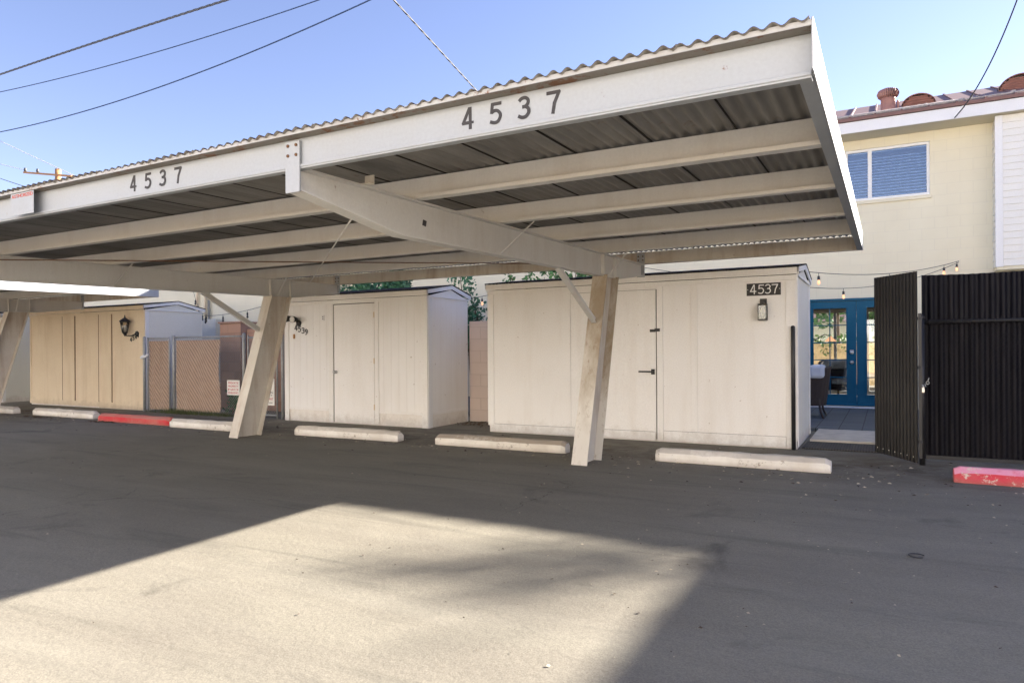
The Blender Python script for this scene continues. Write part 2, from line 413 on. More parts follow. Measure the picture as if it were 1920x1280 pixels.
def text_into(mb, s, x, y, z, size, width=None, depth=.002, slant=0.):
    "flat lettering on a plane facing -y; x,z = lower left; width squeezes the line"
    cu = bpy.data.curves.new('lettering', 'FONT'); cu.body = s; cu.size = size; cu.extrude = depth; cu.resolution_u = 3
    ob = bpy.data.objects.new('lettering', cu); C.objects.link(ob)
    bpy.context.view_layer.update()
    dg = bpy.context.evaluated_depsgraph_get(); me = bpy.data.meshes.new_from_object(ob.evaluated_get(dg))
    xs = [v.co.x for v in me.vertices]; k = 1.
    if width and xs: k = width/(max(xs)-min(xs))
    x0 = min(xs) if xs else 0
    i = len(mb.v)
    for v in me.vertices:
        px = (v.co.x-x0)*k
        mb.v.append((x + px, y - v.co.z, z + v.co.y + slant*px))
    for p in me.polygons: mb.f.append(tuple(i+j for j in p.vertices)); mb.mi.append(mb.k)
    bpy.data.objects.remove(ob); bpy.data.meshes.remove(me); bpy.data.curves.remove(cu)
# stroke digits in a unit box (w 0.62, h 1)
DIG = {
 '4': [[(.42, 0), (.42, 1)], [(.36, .98), (0, .28)], [(0, .28), (.60, .28)]],
 '5': [[(.58, .96), (.12, .96), (.08, .56)], [(.08, .56), (.25, .63), (.42, .60), (.56, .45), (.57, .28), (.45, .08), (.25, .03), (.02, .10)]],
 '3': [[(.05, .86), (.18, .96), (.38, .97), (.53, .85), (.52, .68), (.40, .56), (.24, .54)], [(.40, .54), (.55, .42), (.56, .22), (.42, .06), (.22, .03), (.02, .12)]],
 '7': [[(.0, .95), (.60, .95), (.36, .45), (.28, 0)]],
 '1': [[(.3, 0), (.3, 1)]],
 '9': [[(.10, .04), (.36, .25), (.52, .62), (.48, .85), (.30, .97), (.12, .90), (.06, .70), (.18, .54), (.38, .54), (.52, .68)]],
}
def strokes(mb, ch, x, y, z, h, w=.09, th=.004, slant=0., tilt=0., gap=True):
    y0_ = y; cnt = 0
    for line in DIG[ch]:
        if len(line) > 4:   # round the bowls
            q_ = [Vector((*p, 0)) for p in line]; q_ = [q_[0]*2-q_[1]] + q_ + [q_[-1]*2-q_[-2]]; o_ = []
            for i_ in range(1, len(q_)-2):
                for j_ in range(4):
                    u_ = j_/4; p0, p1, p2, p3 = q_[i_-1:i_+3]
                    v_ = (p1*2 + (p2-p0)*u_ + (p0*2-p1*5+p2*4-p3)*u_*u_ + (p1*3-p0-p2*3+p3)*u_**3)*.5; o_.append((v_.x, v_.y))
            line = o_ + [line[-1]]
        if ch == '4' and gap and line[0] == (0, .28): line = [(0, .28), (.30, .28)]
        for k in range(len(line)-1):
            a, b = line[k], line[k+1]; cnt += 1; y = y0_-cnt*.00006
            f = lambda p: Vector((x + p[0]*h + p[1]*h*tilt, y, z + p[1]*h + p[0]*h*slant))
            A, B = f(a), f(b); d = (B-A).normalized(); n = Vector((-d.z, 0, d.x))*(w*h/2); e = d*(w*h*(.12 if len(line) > 6 else .35))
            A -= e; B += e; q = Vector((0, th, 0))
            mb.hexa([A-n, B-n, B-n+q, A-n+q, A+n, B+n, B+n+q, A+n+q])
    if ch == '4' and gap: 
        A = Vector((x+.36*h, y, z+.28*h)); mb.box(x+.50*h, x+.62*h, y, y+th, z+.22*h, z+.34*h)

# ---------------------------------------------------------------- ground
g = MB(); n = 60
g.face((-300, -300, 0), (300, -300, 0), (300, 300, 0), (-300, 300, 0))
tag(g.build('ground', M['asphalt']), kind='structure')
p = MB(); p.box(-13.0, 6, 10.9, 14.9, .004, .05)
tag(p.build('patio', M['tile']), kind='structure')
p = MB(); p.box(-40, 40, -8.75, -2.4, -.05, .006)  # unseen pale sheet, added to bounce sunlight up under the carports
tag(p.build('alley', plain('bounce_fill_concrete', (.50, .50, .50), .85, var=.15, sc=2)), kind='structure')
p = MB(); p.box(-.86, .2, 9.58, 10.895, .004, .045)
tag(p.build('walkway', M['concrete'], bevel=.006), kind='structure')
p = MB(); p.box(-.89, .2, 8.93, 9.575, .004, .02)
tag(p.build('rubber_mat', M['rubber'], bevel=.004), 'black ribbed rubber mat lying in the open gateway beside the white shed', 'mat')

# ---------------------------------------------------------------- carports
YF, YB = 2.68, 8.80
zb = lambda y: 2.20 + .0193*(y-YF)
zt = lambda y: 2.345 + .0193*(y-YF)
def carport(xl, xr, xcs, label, mark=None):
    t = thing('carport', ((xl+xr)/2, 6.9, 0), label, 'carport', 'steel carports in the row')
    # corrugated sheets, lapped
    pitch = .0676; sheet = pitch*7; m = MB(); x = xr-.012
    ys = [YF-.012, 4.0, 5.5, 7.0, YB+.02]; k = 0
    while x > xl+.012:
        x1 = max(x-sheet-.02, xl+.012); nseg = int((x-x1)/pitch*8)+1
        i0 = len(m.v); jz = random.uniform(-.002, .003); jy = random.uniform(-.012, .006)
        for j in range(nseg+1):
            xx = x + (x1-x)*j/nseg
            h = .0095*math.cos(2*math.pi*(xx-xr)/pitch) + .004*(1-j/nseg) + jz
            for y in ys: m.v.append((xx, y + (jy if y == ys[0] else 0), zt(y)+.026+h))
        for j in range(nseg):
            for q in range(len(ys)-1):
                a = i0+j*len(ys)+q; m.f.append((a, a+1, a+1+len(ys), a+len(ys))); m.mi.append(0)
        # turned-down lap edge
        m.k = 1
        e = .0095*math.cos(2*math.pi*(x-xr)/pitch)
        if k: m.slopebox(x-.003, x+.002, YF+.01, YB, lambda y: zt(y)+.020+e, lambda y: zt(y)+.030+e)
        m.k = 0
        x -= sheet; k += 1
    o = m.build('roof_sheet', [M['rooftop'], M['lap'], M['underside'], M['lap']], t, smooth=True)
    sd = o.modifiers.new('thick', 'SOLIDIFY'); sd.thickness = .0015; sd.offset = 1; sd.material_offset = 2; sd.material_offset_rim = 0
    # front fascia: C channel with drip flashing
    m = MB()
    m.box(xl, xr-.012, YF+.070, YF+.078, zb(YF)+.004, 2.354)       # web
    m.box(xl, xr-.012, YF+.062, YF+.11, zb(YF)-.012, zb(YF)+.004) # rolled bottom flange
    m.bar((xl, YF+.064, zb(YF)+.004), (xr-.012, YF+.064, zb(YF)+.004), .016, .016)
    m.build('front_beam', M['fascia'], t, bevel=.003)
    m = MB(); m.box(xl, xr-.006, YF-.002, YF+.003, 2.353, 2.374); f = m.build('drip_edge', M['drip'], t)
    m = MB(); m.box(xl, xr-.006, YF+.003, YF+.085, 2.3545, 2.359); m.build('underside', M['flash_shade'], f)
    # end fascias
    for sgn, xe in ((1, xr), (-1, xl)):
        m = MB(); xi = xe - sgn*.007
        m.slopebox(min(xi, xe), max(xi, xe), YF-.004, YB+.045, lambda y: zb(y)-.005, lambda y: zt(y)+.037)
        xj = xe - sgn*.06
        m.slopebox(min(xj, xi), max(xj, xi), YF+.07, YB, lambda y: zb(y)-.003, lambda y: zb(y)+.004)
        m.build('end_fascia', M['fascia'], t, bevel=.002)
    # purlins
    for y in (3.85, 5.0, 6.2, 7.4):
        m = MB(); m.box(xl+.009, xr-.009, y, y+.006, zb(y)+.006, zt(y)+.012)
        m.box(xl+.009, xr-.009, y-.066, y+.006, zb(y), zb(y)+.006); m.box(xl+.009, xr-.009, y-.066, y-.061, zb(y)+.006, zb(y)+.024)
        m.box(xl+.009, xr-.009, y+.006, y+.055, zt(y)+.006, zt(y)+.012)
        m.build('purlin', M['beam'], t)
    m = MB(); m.box(xl+.009, xr-.009, YB-.01, YB-.004, zb(YB), zt(YB)+.012)
    m.box(xl+.009, xr-.009, YB-.004, YB+.05, zb(YB), zb(YB)+.006); m.box(xl+.009, xr-.009, YB-.004, YB+.05, zt(YB)+.006, zt(YB)+.012)
    m.build('rear_beam', M['post'], t)
    # frames
    for xc in xcs:
        ztop = lambda y: zb(y)-.003
        prof = [(YF+.062, 2.07), (3.65, 1.955), (7.85, 2.04), (YB-.02, 2.165)]
        m = MB()
        for (ya, za), (yb2, zb2) in zip(prof, prof[1:]):
            m.hexa([(xc-.004, ya, za+.012), (xc+.004, ya, za+.012), (xc+.004, yb2, zb2+.012), (xc-.004, yb2, zb2+.012),
                    (xc-.004, ya, ztop(ya)-.010), (xc+.004, ya, ztop(ya)-.010), (xc+.004, yb2, ztop(yb2)-.010), (xc-.004, yb2, ztop(yb2)-.010)])
            m.hexa([(xc-.05, ya, za), (xc+.05, ya, za), (xc+.05, yb2, zb2), (xc-.05, yb2, zb2),
                    (xc-.05, ya, za+.012), (xc+.05, ya, za+.012), (xc+.05, yb2, zb2+.012), (xc-.05, yb2, zb2+.012)])
        m.slopebox(xc-.05, xc+.05, YF+.06, YB-.02, lambda y: ztop(y)-.010, ztop)
        for yy in (7.33, 7.72):   # web stiffeners over the post
            m.box(xc-.048, xc+.048, yy-.004, yy+.004, 2.05, ztop(yy)-.011)
        cb = m.build('cross_beam', M['beam'], t)
        m = MB(); m.box(xc-.052, xc+.052, YF+.050, YF+.060, 2.062, 2.338)
        ep = m.build('end_plate', M['fascia'], cb, bevel=.002)
        m = MB(); m.box(xc-.052, xc+.052, YB-.019, YB-.011, 2.15, zt(YB)); m.build('end_plate', M['fascia'], cb, bevel=.002)
        for dx in (-.03, .03):
            for zz in (2.315, 2.262): m = MB(); m.lathe((xc+dx, YF+.050, zz), [(.009, 0), (.009, .006)], 6, 'y'); m.build('bolt', M['rust'], cb)
            for zz in (2.42, 2.37): m = MB(); m.lathe((xc+dx, YB-.019, zz), [(.010, 0), (.010, .008)], 6, 'y'); m.build('bolt', M['rust'], cb)
        # purlin clips and flange braces
        m = MB(); m.box(xc+.02, xc+.09, 3.30, 3.306, zb(3.3)-.002, zb(3.3)+.06); m.box(xc+.02, xc+.09, 3.25, 3.30, zb(3.3)-.002, zb(3.3)+.004)
        m.build('clip', M['post'], cb)
        for (pa, pb) in (((xc+.33, 5.0, zb(5)-.002), (xc+.05, 4.93, 1.985)), ((xc+.30, 7.38, zb(7.4)-.002), (xc+.05, 7.45, 2.045))):
            m = MB(); m.bar(pa, pb, .022, .004); m.build('flange_brace', M['beam'], t)
        # post: slanted wide flange section
        def at(z, side, yo):  # centre line moves back with height
            yc = 6.88 + (7.50-6.88)*z/2.05; return yc+yo*(.205-.02*z/2.05)
        for yo in (-1, 1):
            m = MB(); y0, y1 = at(0, 0, yo), at(2.045, 0, yo); d = .006
            m.hexa([(xc-.088, y0-d, 0), (xc+.088, y0-d, 0), (xc+.088, y0+d, 0), (xc-.088, y0+d, 0),
                    (xc-.088, y1-d, 2.045), (xc+.088, y1-d, 2.045), (xc+.088, y1+d, 2.045), (xc-.088, y1+d, 2.045)])
            m.build('post_flange', M['post_stain'] if xc == -2.82 else M['post'], t)
        m = MB(); y0, y1 = at(0, 0, -1)+.007, at(0, 0, 1)-.007; y2, y3 = at(2.045, 0, -1)+.007, at(2.045, 0, 1)-.007
        m.hexa([(xc-.004, y0, 0), (xc+.004, y0, 0), (xc+.004, y1, 0), (xc-.004, y1, 0), (xc-.004, y2, 2.04), (xc+.004, y2, 2.04), (xc+.004, y3, 2.04), (xc-.004, y3, 2.04)])
        m.build('post', M['post'], t)
        # knee brace
        a = Vector((xc, 6.16, 1.995)); b = Vector((xc, 7.12, 1.50)); m = MB()
        m.bar(a, b, .055, .006, up=(0, 1, 1)); m.bar(a+Vector((0, .03, .03)), b+Vector((0, .03, .03)), .006, .055, up=(0, 1, 1))
        m.build('knee_brace', M['beam'], t)
    # bracing rods
    for i in range(len(xcs)-1):
        xa, xb = xcs[i+1], xcs[i]
        for (pa, pb) in (((xb-.05, 3.3, 2.06), (xa+.05, 8.1, 2.285)), ((xa+.05, 3.6, 2.15), (xb-.05, 8.3, 2.27))):
            m = MB(); m.tube([pa, pb], .006, 6); m.build('brace_rod', M['rust'] if pa[0] < pb[0] else M['beam'], t)
    # stencilled numbers
    if mark:
        for x0 in mark:
            for ch, dx in zip('4537', (0, .147, .293, .438)):
                m = MB(); strokes(m, ch, x0+dx-.018, YF+.0675, 2.238, .092, .165, .002)
                m.build('stencil_number', M['stencil'], t)
    return t
cp = carport(-10.70, -.22, (-2.82, -8.06), 'near cream steel carport with corrugated roof, marked 4537 twice in black', (-1.72, -4.245))
# scuff on the web of the near cross beam
cbs = [o for o in cp.children if o.name.startswith('cross_beam')]
m = MB(); m.hexa([(-2.812, 3.915, 2.07), (-2.812, 3.955, 2.065), (-2.8155, 3.955, 2.065), (-2.8155, 3.915, 2.07), (-2.812, 3.925, 2.11), (-2.812, 3.965, 2.105), (-2.8155, 3.965, 2.105), (-2.8155, 3.925, 2.11)])
m.build('scuff', M['stencil'], cbs[0])
cp2 = carport(-23.3, -12.83, (-15.35, -20.6), 'farther carport on the left with its end fascia glaring in the sun')

# AUTHORIZED sign on the fascia
t = thing('notice_sign', (-5.42, YF+.03, 2.3), 'small white sign reading AUTHORIZED in red, fixed to the left of the carport fascia', 'sign')
m = MB(); m.box(-5.575, -5.275, YF+.006, YF+.009, 2.193, 2.351); m.build('sign_board', M['fascia'], t)
m = MB(); text_into(m, 'AUTHORIZED', -5.56, YF+.0052, 2.318, .036, .275, .0012); m.build('lettering', M['sign_orange'], t)

# ---------------------------------------------------------------- wheel stops
def wheel_stop(x0, x1, mat, label, group, y=7.29, rot=0.):
    L = x1-x0; t = MB(); hw = .085; n = 14
    prof = [(-hw, 0), (-hw, .088), (-.038, .134), (.038, .134), (hw, .088), (hw, 0)]
    xs = [-L/2, -L/2+.05] + [(-L/2+.05)+(L-.1)*k/n for k in range(1, n)] + [L/2-.05, L/2]
    rings = []
    for k, xx in enumerate(xs):
        e = (k == 0 or k == len(xs)-1); r = []
        for (py, pz) in prof:
            zz = pz*(.80 if e else 1.)+(random.gauss(0, .0035) if pz else 0)
            r.append((xx, py*(.80 if e else 1)+random.gauss(0, .003), zz))
        rings.append(r)
    i = 0
    for r in rings: t.v += r
    np_ = len(prof)
    for k in range(len(xs)-1):
        for j in range(np_-1): a = k*np_+j; t.f.append((a, a+np_, a+np_+1, a+1)); t.mi.append(0)
    t.f.append(tuple(range(np_))); t.f.append(tuple((len(xs)-1)*np_+j for j in reversed(range(np_)))); t.mi += [0, 0]
    o = t.build('wheel_stop', mat, None, bevel=.004)
    o.location = ((x0+x1)/2, y+hw, .001); o.rotation_euler = (0, 0, rot)
    return tag(o, label, 'wheel stop', group)
G = 'concrete wheel stops at the head of the parking bays'
wheel_stop(-2.20, -.47, M['stop_white'], 'white wheel stop in front of the shed with the black number plaque', G, 7.29, R(-.6))
wheel_stop(-5.11, -3.28, M['stop_dirty'], 'dirty-topped white wheel stop just left of the near carport post', G, 7.34)
wheel_stop(-7.55, -5.70, M['stop_white'], 'white wheel stop in front of the shed numbered 4539', G, 7.31, R(.8))
wheel_stop(-10.22, -8.40, M['stop_white'], 'white wheel stop partly hidden behind the second carport post', G, 7.20)
wheel_stop(-12.32, -10.36, M['stop_red'], 'bright red wheel stop between two white ones at the left', G, 7.29)
wheel_stop(-14.75, -12.75, M['stop_white'], 'white wheel stop in front of the ochre shed, left of the red stop', G, 7.45)
wheel_stop(-17.2, -15.35, M['stop_white'], 'white wheel stop cut off by the left edge of the photo', G, 7.4)
wheel_stop(.53, 2.36, M['stop_pink'], 'bleached pink and red wheel stop in front of the black fence', G, 7.29)

# ---------------------------------------------------------------- sheds
def shed(x0, x1, y0, y1, label, fm, sm, hw=2.10, base=.10):
    t = thing('storage_shed', ((x0+x1)/2, (y0+y1)/2, 0), label, 'shed', 'low white storage sheds behind the carports')
    yr = (y0+y1)/2+.08; zr = hw+.187
    m = MB(); m.box(x0, x1, y0, y0+.02, base, hw-.03); m.build('front_wall', fm, t)
    m = MB(); m.box(x0, x1, y1-.02, y1, 0, hw-.03); m.build('rear_wall', sm, t)
    for xa, xb in ((x1-.02, x1), (x0, x0+.02)):
        m = MB(); xx0, xx1 = xa, xb; e = .0005
        i = len(m.v)
        P = [(y0+.0205, base), (y1-.0205, base), (y1-.0205, hw-.02), (yr, zr-.07), (y0+.0205, hw-.02)]
        m.v += [(xx0, y, z) for y, z in P] + [(xx1, y, z) for y, z in P]
        m.f += [(0, 4, 3, 2, 1), (5, 6, 7, 8, 9)] + [(k, (k+1) % 5, (k+1) % 5+5, k+5) for k in range(5)]; m.mi += [0]*7
        m.build('side_wall', sm, t)
    # base
    m = MB(); m.box(x0+.006, x1-.006, y0+.012, y1-.012, 0, base-.002); m.build('base', M['base'], t)
    # roof: two slopes with felt on top
    ov = .035; m = MB()
    for (ya, za), (yb_, zb_) in (((y0-.05, hw+.073), (yr, zr+.001)), ((yr, zr+.001), (y1+.07, hw+.050))):
        m.hexa([(x0-ov, ya, za), (x1+ov, ya, za), (x1+ov, yb_, zb_), (x0-ov, yb_, zb_), (x0-ov, ya, za+.014), (x1+ov, ya, za+.014), (x1+ov, yb_, zb_+.014), (x0-ov, yb_, zb_+.014)])
    for k in range(int((x1-x0)/.045)):   # ragged felt edge
        xx = x0-ov+k*.045+random.uniform(0, .02); m.box(xx, xx+random.uniform(.01, .03), y0-.058, y0-.0505, hw+.068+random.uniform(0, .006), hw+.088)
    rf = m.build('roof', M['shingle'], t)
    m = MB(); m.box(x0-.03, x1+.03, y0-.045, y0-.025, hw-.012, hw+.070); m.build('fascia', fm if fm is not M['shed_b'] else M['shed_a'], rf, bevel=.003)
    for xe, s_ in ((x1+.03, 1), (x0-.03, -1)):
        m = MB()
        for (ya, za), (yb_, zb_) in (((y0-.045, hw+.071), (yr, zr-.001)), ((yr, zr-.001), (y1+.06, hw+.048))):
            a_, b_ = sorted((xe, xe-s_*.018)); d = .062
            m.hexa([(a_, ya, za-d), (b_, ya, za-d), (b_, yb_, zb_-d), (a_, yb_, zb_-d), (a_, ya, za-.001), (b_, ya, za-.001), (b_, yb_, zb_-.001), (a_, yb_, zb_-.001)])
        m.box(*sorted((xe-s_*.006, xe-s_*.028)), y0+.01, y1, hw-.035, hw-.012)
        m.build('barge_board', M['white'], rf, bevel=.002)
    m = MB(); m.box(x0-.006, x1+.006, y0-.024, y0-.002, hw-.075, hw-.018); m.build('frieze', fm if fm is not M['shed_b'] else M['shed_a'], t, bevel=.002)
    return t
def batten(t, x0, x1, y, z0, z1, mat, d=.014, name='trim'):
    m = MB(); m.box(x0, x1, y-d, y-.001, z0, z1); return m.build(name, mat, t, bevel=.0025)

# shed 1 : with plaque
S1 = shed(-5.18, -.93, 8.86, 10.36, 'long off-white shed with a black 4537 plaque and black door hardware', M['shed_a'], M['shed_side'])
y = 8.86; a = M['shed_a']
batten(S1, -5.19, -5.09, y, .10, 2.02, a); batten(S1, -1.05, -.935, y, 0.02, 2.02, a)
batten(S1, -5.15, -2.655, y, .02, .125, a, .012); batten(S1, -2.545, -1.055, y, .02, .145, a, .012)
batten(S1, -2.63, -2.55, y, .02, 2.02, a, .018); batten(S1, -2.185, -2.105, y, .15, 2.02, a); 
batten(S1, -3.905, -3.86, y, .13, 2.0, a, .008); batten(S1, -3.3, -2.64, y, 1.99, 2.015, a, .01)
m = MB(); m.box(-3.855, -2.645, y-.010, y-.0015, .13, 1.985); d = m.build('door', a, S1, bevel=.002)
m = MB(); m.box(-5.08, -2.66, y-.013, y-.0125, .1245, .128); m.box(-2.545, -1.055, y-.013, y-.0125, .1445, .148); m.box(-2.6435, -2.630, y-.005, y-.0012, .03, 1.985); m.box(-3.855, -2.64, y-.003, y-.0012, 1.986, 1.9895); m.box(-3.8585, -3.8555, y-.003, y-.0012, .13, 1.985)
m.build('door_gap', M['dark_room'], S1)
m = MB(); m.box(-2.705, -2.66, y-.03, y-.0105, .875, .945); m.box(-2.87, -2.70, y-.05, y-.034, .902, .922); m.box(-2.70, -2.68, y-.045, y-.03, .895, .93); m.build('handle', M['black'], d, bevel=.002)
m = MB(); m.box(-2.655, -2.585, y-.035, y-.0185, 1.435, 1.475); m.box(-2.72, -2.65, y-.028, y-.0105, 1.43, 1.465); m.lathe((-2.665, y-.028, 1.448), [(.011, 0), (.011, .006)], 10, 'y'); m.build('latch', M['black'], d, bevel=.002)
# side edge trims
for yy in (8.87, 10.30):
    m = MB(); m.box(-.9295, -.918, yy, yy+.07, .03, 2.06); m.build('trim', M['white'], S1, bevel=.002)

# plaque 4537
t = thing('number_plaque', (-1.31, y, 1.93), 'black plaque with 4537 in white on the right end of the shed', 'number plaque')
m = MB(); m.box(-1.50, -1.105, y-.010, y-.002, 1.85, 2.0); m.build('plate', M['black'], t, bevel=.002)
m = MB()
for ch, xx in zip('4537', (-1.455, -1.365, -1.285, -1.205)): strokes(m, ch, xx, y-.0135, 1.872, .108, .11, .003, gap=False)
for xx in (-1.487, -1.118): m.lathe((xx, y-.010, 1.925), [(.005, 0), (.005, .003)], 8, 'y')
m.build('digits', M['white'], t)
# modern wall lantern
t = thing('wall_lantern', (-1.31, y, 1.7), 'square black lantern with clear glass below the number plaque', 'wall lamp')
m = MB(); m.box(-1.345, -1.265, y-.016, y-.002, 1.56, 1.81); m.box(-1.355, -1.255, y-.12, y-.016, 1.725, 1.745); m.box(-1.355, -1.255, y-.12, y-.016, 1.545, 1.56)
for xx in (-1.355, -1.263):
    for yy in (y-.12, y-.026): m.box(xx, xx+.008, yy, yy+.008, 1.56, 1.725)
m.box(-1.32, -1.29, y-.08, y-.016, 1.745, 1.775); m.build('frame', M['black'], t, bevel=.0015)
m = MB(); m.box(-1.347, -1.263, y-.117, y-.115, 1.56, 1.725); m.box(-1.351, -1.349, y-.112, y-.026, 1.56, 1.725); m.box(-1.261, -1.259, y-.112, y-.026, 1.56, 1.725); m.build('glass', M['lamp_glass'], t)
m = MB(); m.lathe((-1.305, y-.068, 1.61), [(.008, 0), (.022, .02), (.028, .05), (.018, .08), (.012, .1)], 12); m.build('bulb', M['cushion'], t, smooth=True)
# black pipe post at the shed corner
t = MB(); t.tube([(-.968, 8.81, 0), (-.968, 8.81, 1.46), (-.968, 8.81, 1.475)], [.024, .024, .012], 12)
tag(t.build('gate_post', M['black'], smooth=True), 'round black pipe post against the right corner of the plaque shed', 'post')

# shed 2
S2 = shed(-9.31, -6.26, 8.83, 10.0, 'narrow white grooved shed with a plain door, numbered 4539', M['shed_b'], M['shed_b'], 2.08, .20)
y = 8.83; a = M['shed_a']
batten(S2, -9.32, -9.22, y, 0.0, 2.0, a); batten(S2, -6.36, -6.255, y, -.02+.02, 2.0, a, .02)
batten(S2, -8.29, -8.19, y, 0.02, 2.06, a, .016); batten(S2, -7.30, -7.22, y, 0.02, 2.06, a, .016); batten(S2, -8.185, -7.305, y, 2.0, 2.065, a, .018)
for zz in (.25, 1.0, 1.75):
    m = MB(); m.box(-7.32, -7.296, y-.022, y-.0185, zz, zz+.09); m.tube([(-7.306, y-.024, zz), (-7.306, y-.024, zz+.09)], .007, 6); m.build('hinge', M['shed_c'], S2)
batten(S2, -9.215, -8.295, y, .20, .235, a, .016); batten(S2, -7.215, -6.365, y, .20, .235, a, .016)
m = MB(); m.box(-8.170, -7.312, y-.012, y-.0015, .02, 1.985); d = m.build('door', M['shed_a'], S2, bevel=.002)
m = MB(); m.box(-8.186, -8.172, y-.004, y-.0012, .02, 1.995); m.box(-8.17, -7.31, y-.004, y-.0012, 1.986, 1.997); m.build('door_gap', M['dark_room'], S2)
m = MB(); m.lathe((-8.125, y-.012, .86), [(.026, 0), (.024, .012), (.012, .016), (.012, .035), (.027, .045), (.03, .06), (.018, .075)], 14, 'y'); m.build('handle', M['silver'], d, smooth=True)
m = MB(); m.box(-6.262, -6.246, 8.835, 8.935, 0, 2.06); m.build('trim', M['white'], S2, bevel=.002)
m = MB(); m.box(-6.259, -6.247, 8.937, 9.98, .20, .24); m.build('trim', M['shed_a'], S2)
t = thing('floodlight', (-9.04, y, 1.75), 'black twin-head floodlight above the number 4539', 'floodlight')
m = MB(); m.lathe((-8.98, y-.002, 1.70), [(.055, 0), (.055, .02), (.03, .035)], 16, 'y'); m.build('mount', M['black'], t, smooth=True)
for c, ax in (((-9.13, y-.09, 1.78), Vector((-.75, -.6, -.1))), ((-9.0, y-.10, 1.765), Vector((.15, -.95, -.1)))):
    ax.normalize(); c = Vector(c); m = MB(); m.tube([(-8.98, y-.03, 1.70), c-ax*.07], .012, 8)
    m.tube([c-ax*.08, c-ax*.05, c, c+ax*.05], [.022, .035, .05, .058], 14); h = m.build('lamp_head', M['black'], t, smooth=True)
    m = MB(); m.tube([c+ax*.05, c+ax*.056, c+ax*.062], [.052, .050, .03], 14); m.build('lens', M['sign_white'], h, smooth=True)
t = thing('house_number', (-8.93, y, 1.54), 'slanting black iron digits 4539 on the grooved shed', 'house number')
for i, ch in enumerate('4539'):
    m = MB(); strokes(m, ch, -9.075+i*.082, y-.012, 1.575-i*.027, .095, .16, .006, gap=False); m.build('digit', M['black'], t)
m = MB(); m.box(-8.445, -8.395, y-.012, y-.001, 1.73, 1.82); m.k = 1; m.box(-8.430, -8.41, y-.0135, y-.0125, 1.785, 1.80); m.box(-8.430, -8.41, y-.0135, y-.0125, 1.75, 1.765)
tag(m.build('outlet_cover', [M['white'], M['black']], bevel=.002), 'small white outlet cover with two dark sockets on the grooved shed', 'outlet')
m = MB(); m.box(-9.115, -9.075, y-.02, y-.001, 1.43, 1.51)
tag(m.build('door_chime', M['wood_chip'], bevel=.008), 'small orange-brown wooden block under the floodlight', 'chime')

# shed 3
S3 = shed(-17.88, -13.56, 9.02, 10.40, 'ochre stained shed numbered 4541 with a coach lantern and a cream side', M['shed_c'], M['shed_side'], 2.12, .10)
y = 9.02; a = M['shed_c']
batten(S3, -17.885, -17.83, y, .1, 2.04, a); batten(S3, -17.9, -15.15, y, .03, .13, a, .012); batten(S3, -15.14, -13.60, y, .01, .11, a, .012)
for xa in (-16.55, -16.05, -15.16, -14.68):
    m = MB(); m.box(xa-.012, xa+.012, y-.004, y-.0012, .135, 2.04); m.build('panel_joint', M['rust'], S3)
for xa, xb in ((-16.53, -16.07), (-15.14, -14.70)):
    batten(S3, xa, xb, y, .135, 2.04, a, .012, 'panel')
m = MB(); m.box(-13.5595, -13.545, 9.03, 9.11, .03, 2.07); m.build('trim', M['white'], S3, bevel=.002)
t = thing('coach_lantern', (-13.9, y, 1.7), 'black coach lantern on a curved arm on the ochre shed', 'wall lamp')
m = MB(); m.lathe((-13.80, y-.002, 1.60), [(.06, 0), (.055, .02), (.03, .03)], 14, 'y'); m.tube([(-13.80, y-.03, 1.60), (-13.86, y-.08, 1.56), (-13.98, y-.12, 1.56), (-14.02, y-.13, 1.63)], .013, 8)
m.build('arm', M['black'], t, smooth=True)
cx, cy = -14.02, y-.13
m = MB(); m.lathe((cx, cy, 1.86), [(.105, -.01), (.11, 0), (.085, .03), (.04, .065), (.015, .08), (.012, .11), (.003, .14)], 12)
m.lathe((cx, cy, 1.60), [(.008, -.05), (.02, -.03), (.035, 0), (.05, .02), (.052, .03)], 12)
for k in range(6):
    t_ = k*math.pi/3; m.tube([(cx+.05*math.cos(t_), cy+.05*math.sin(t_), 1.625), (cx+.088*math.cos(t_), cy+.088*math.sin(t_), 1.855)], .005, 5)
m.build('frame', M['black'], t)
m = MB(); m.lathe((cx, cy, 1.632), [(.046, 0), (.084, .22)], 12); m.build('glass', M['lamp_glass'], t, smooth=True)
m = MB(); m.lathe((cx, cy, 1.64), [(.03, 0), (.035, .1), (.02, .14)], 10); m.build('candle', M['cushion'], t, smooth=True)
t = thing('house_number', (-13.85, y, 1.5), 'rising black iron digits 4541 on the ochre shed', 'house number')
for i, ch in enumerate('4541'):
    m = MB(); strokes(m, ch, -14.03+i*.085, y-.012, 1.44+i*.028, .085, .17, .006, gap=False); m.build('digit', M['black'], t)
# shed 4 at the frame edge
S4 = shed(-23.2, -19.1, 9.0, 10.4, 'farthest shed, only its pale side showing behind the left carport post', M['shed_a'], M['shed_side'], 2.12, .12)
m = MB(); m.box(-19.11, -19.09, 8.99, 9.07, .03, 2.07); m.build('trim', M['white'], S4, bevel=.002)

# ---------------------------------------------------------------- walls between the sheds
m = MB(); m.box(-6.24, -4.9, 10.02, 10.2, 0, 1.70)
tag(m.build('block_wall', M['pink'], bevel=.006), 'pinkish block wall closing the gap between the two white sheds', 'wall')
m = MB(); m.box(-12.35, -11.72, 9.90, 10.3, 0, 1.80); m.box(-12.38, -11.69, 9.87, 10.33, 1.803, 1.84)
tag(m.build('block_pillar', M['brown'], bevel=.006), 'brown block pillar behind the chain-link fence', 'pillar')
m = MB(); m.box(-11.71, -9.35, 10.05, 10.2, 0, 1.68)
tag(m.build('block_wall', M['brown'], bevel=.006), 'dark brown block wall running right from the pillar', 'wall')

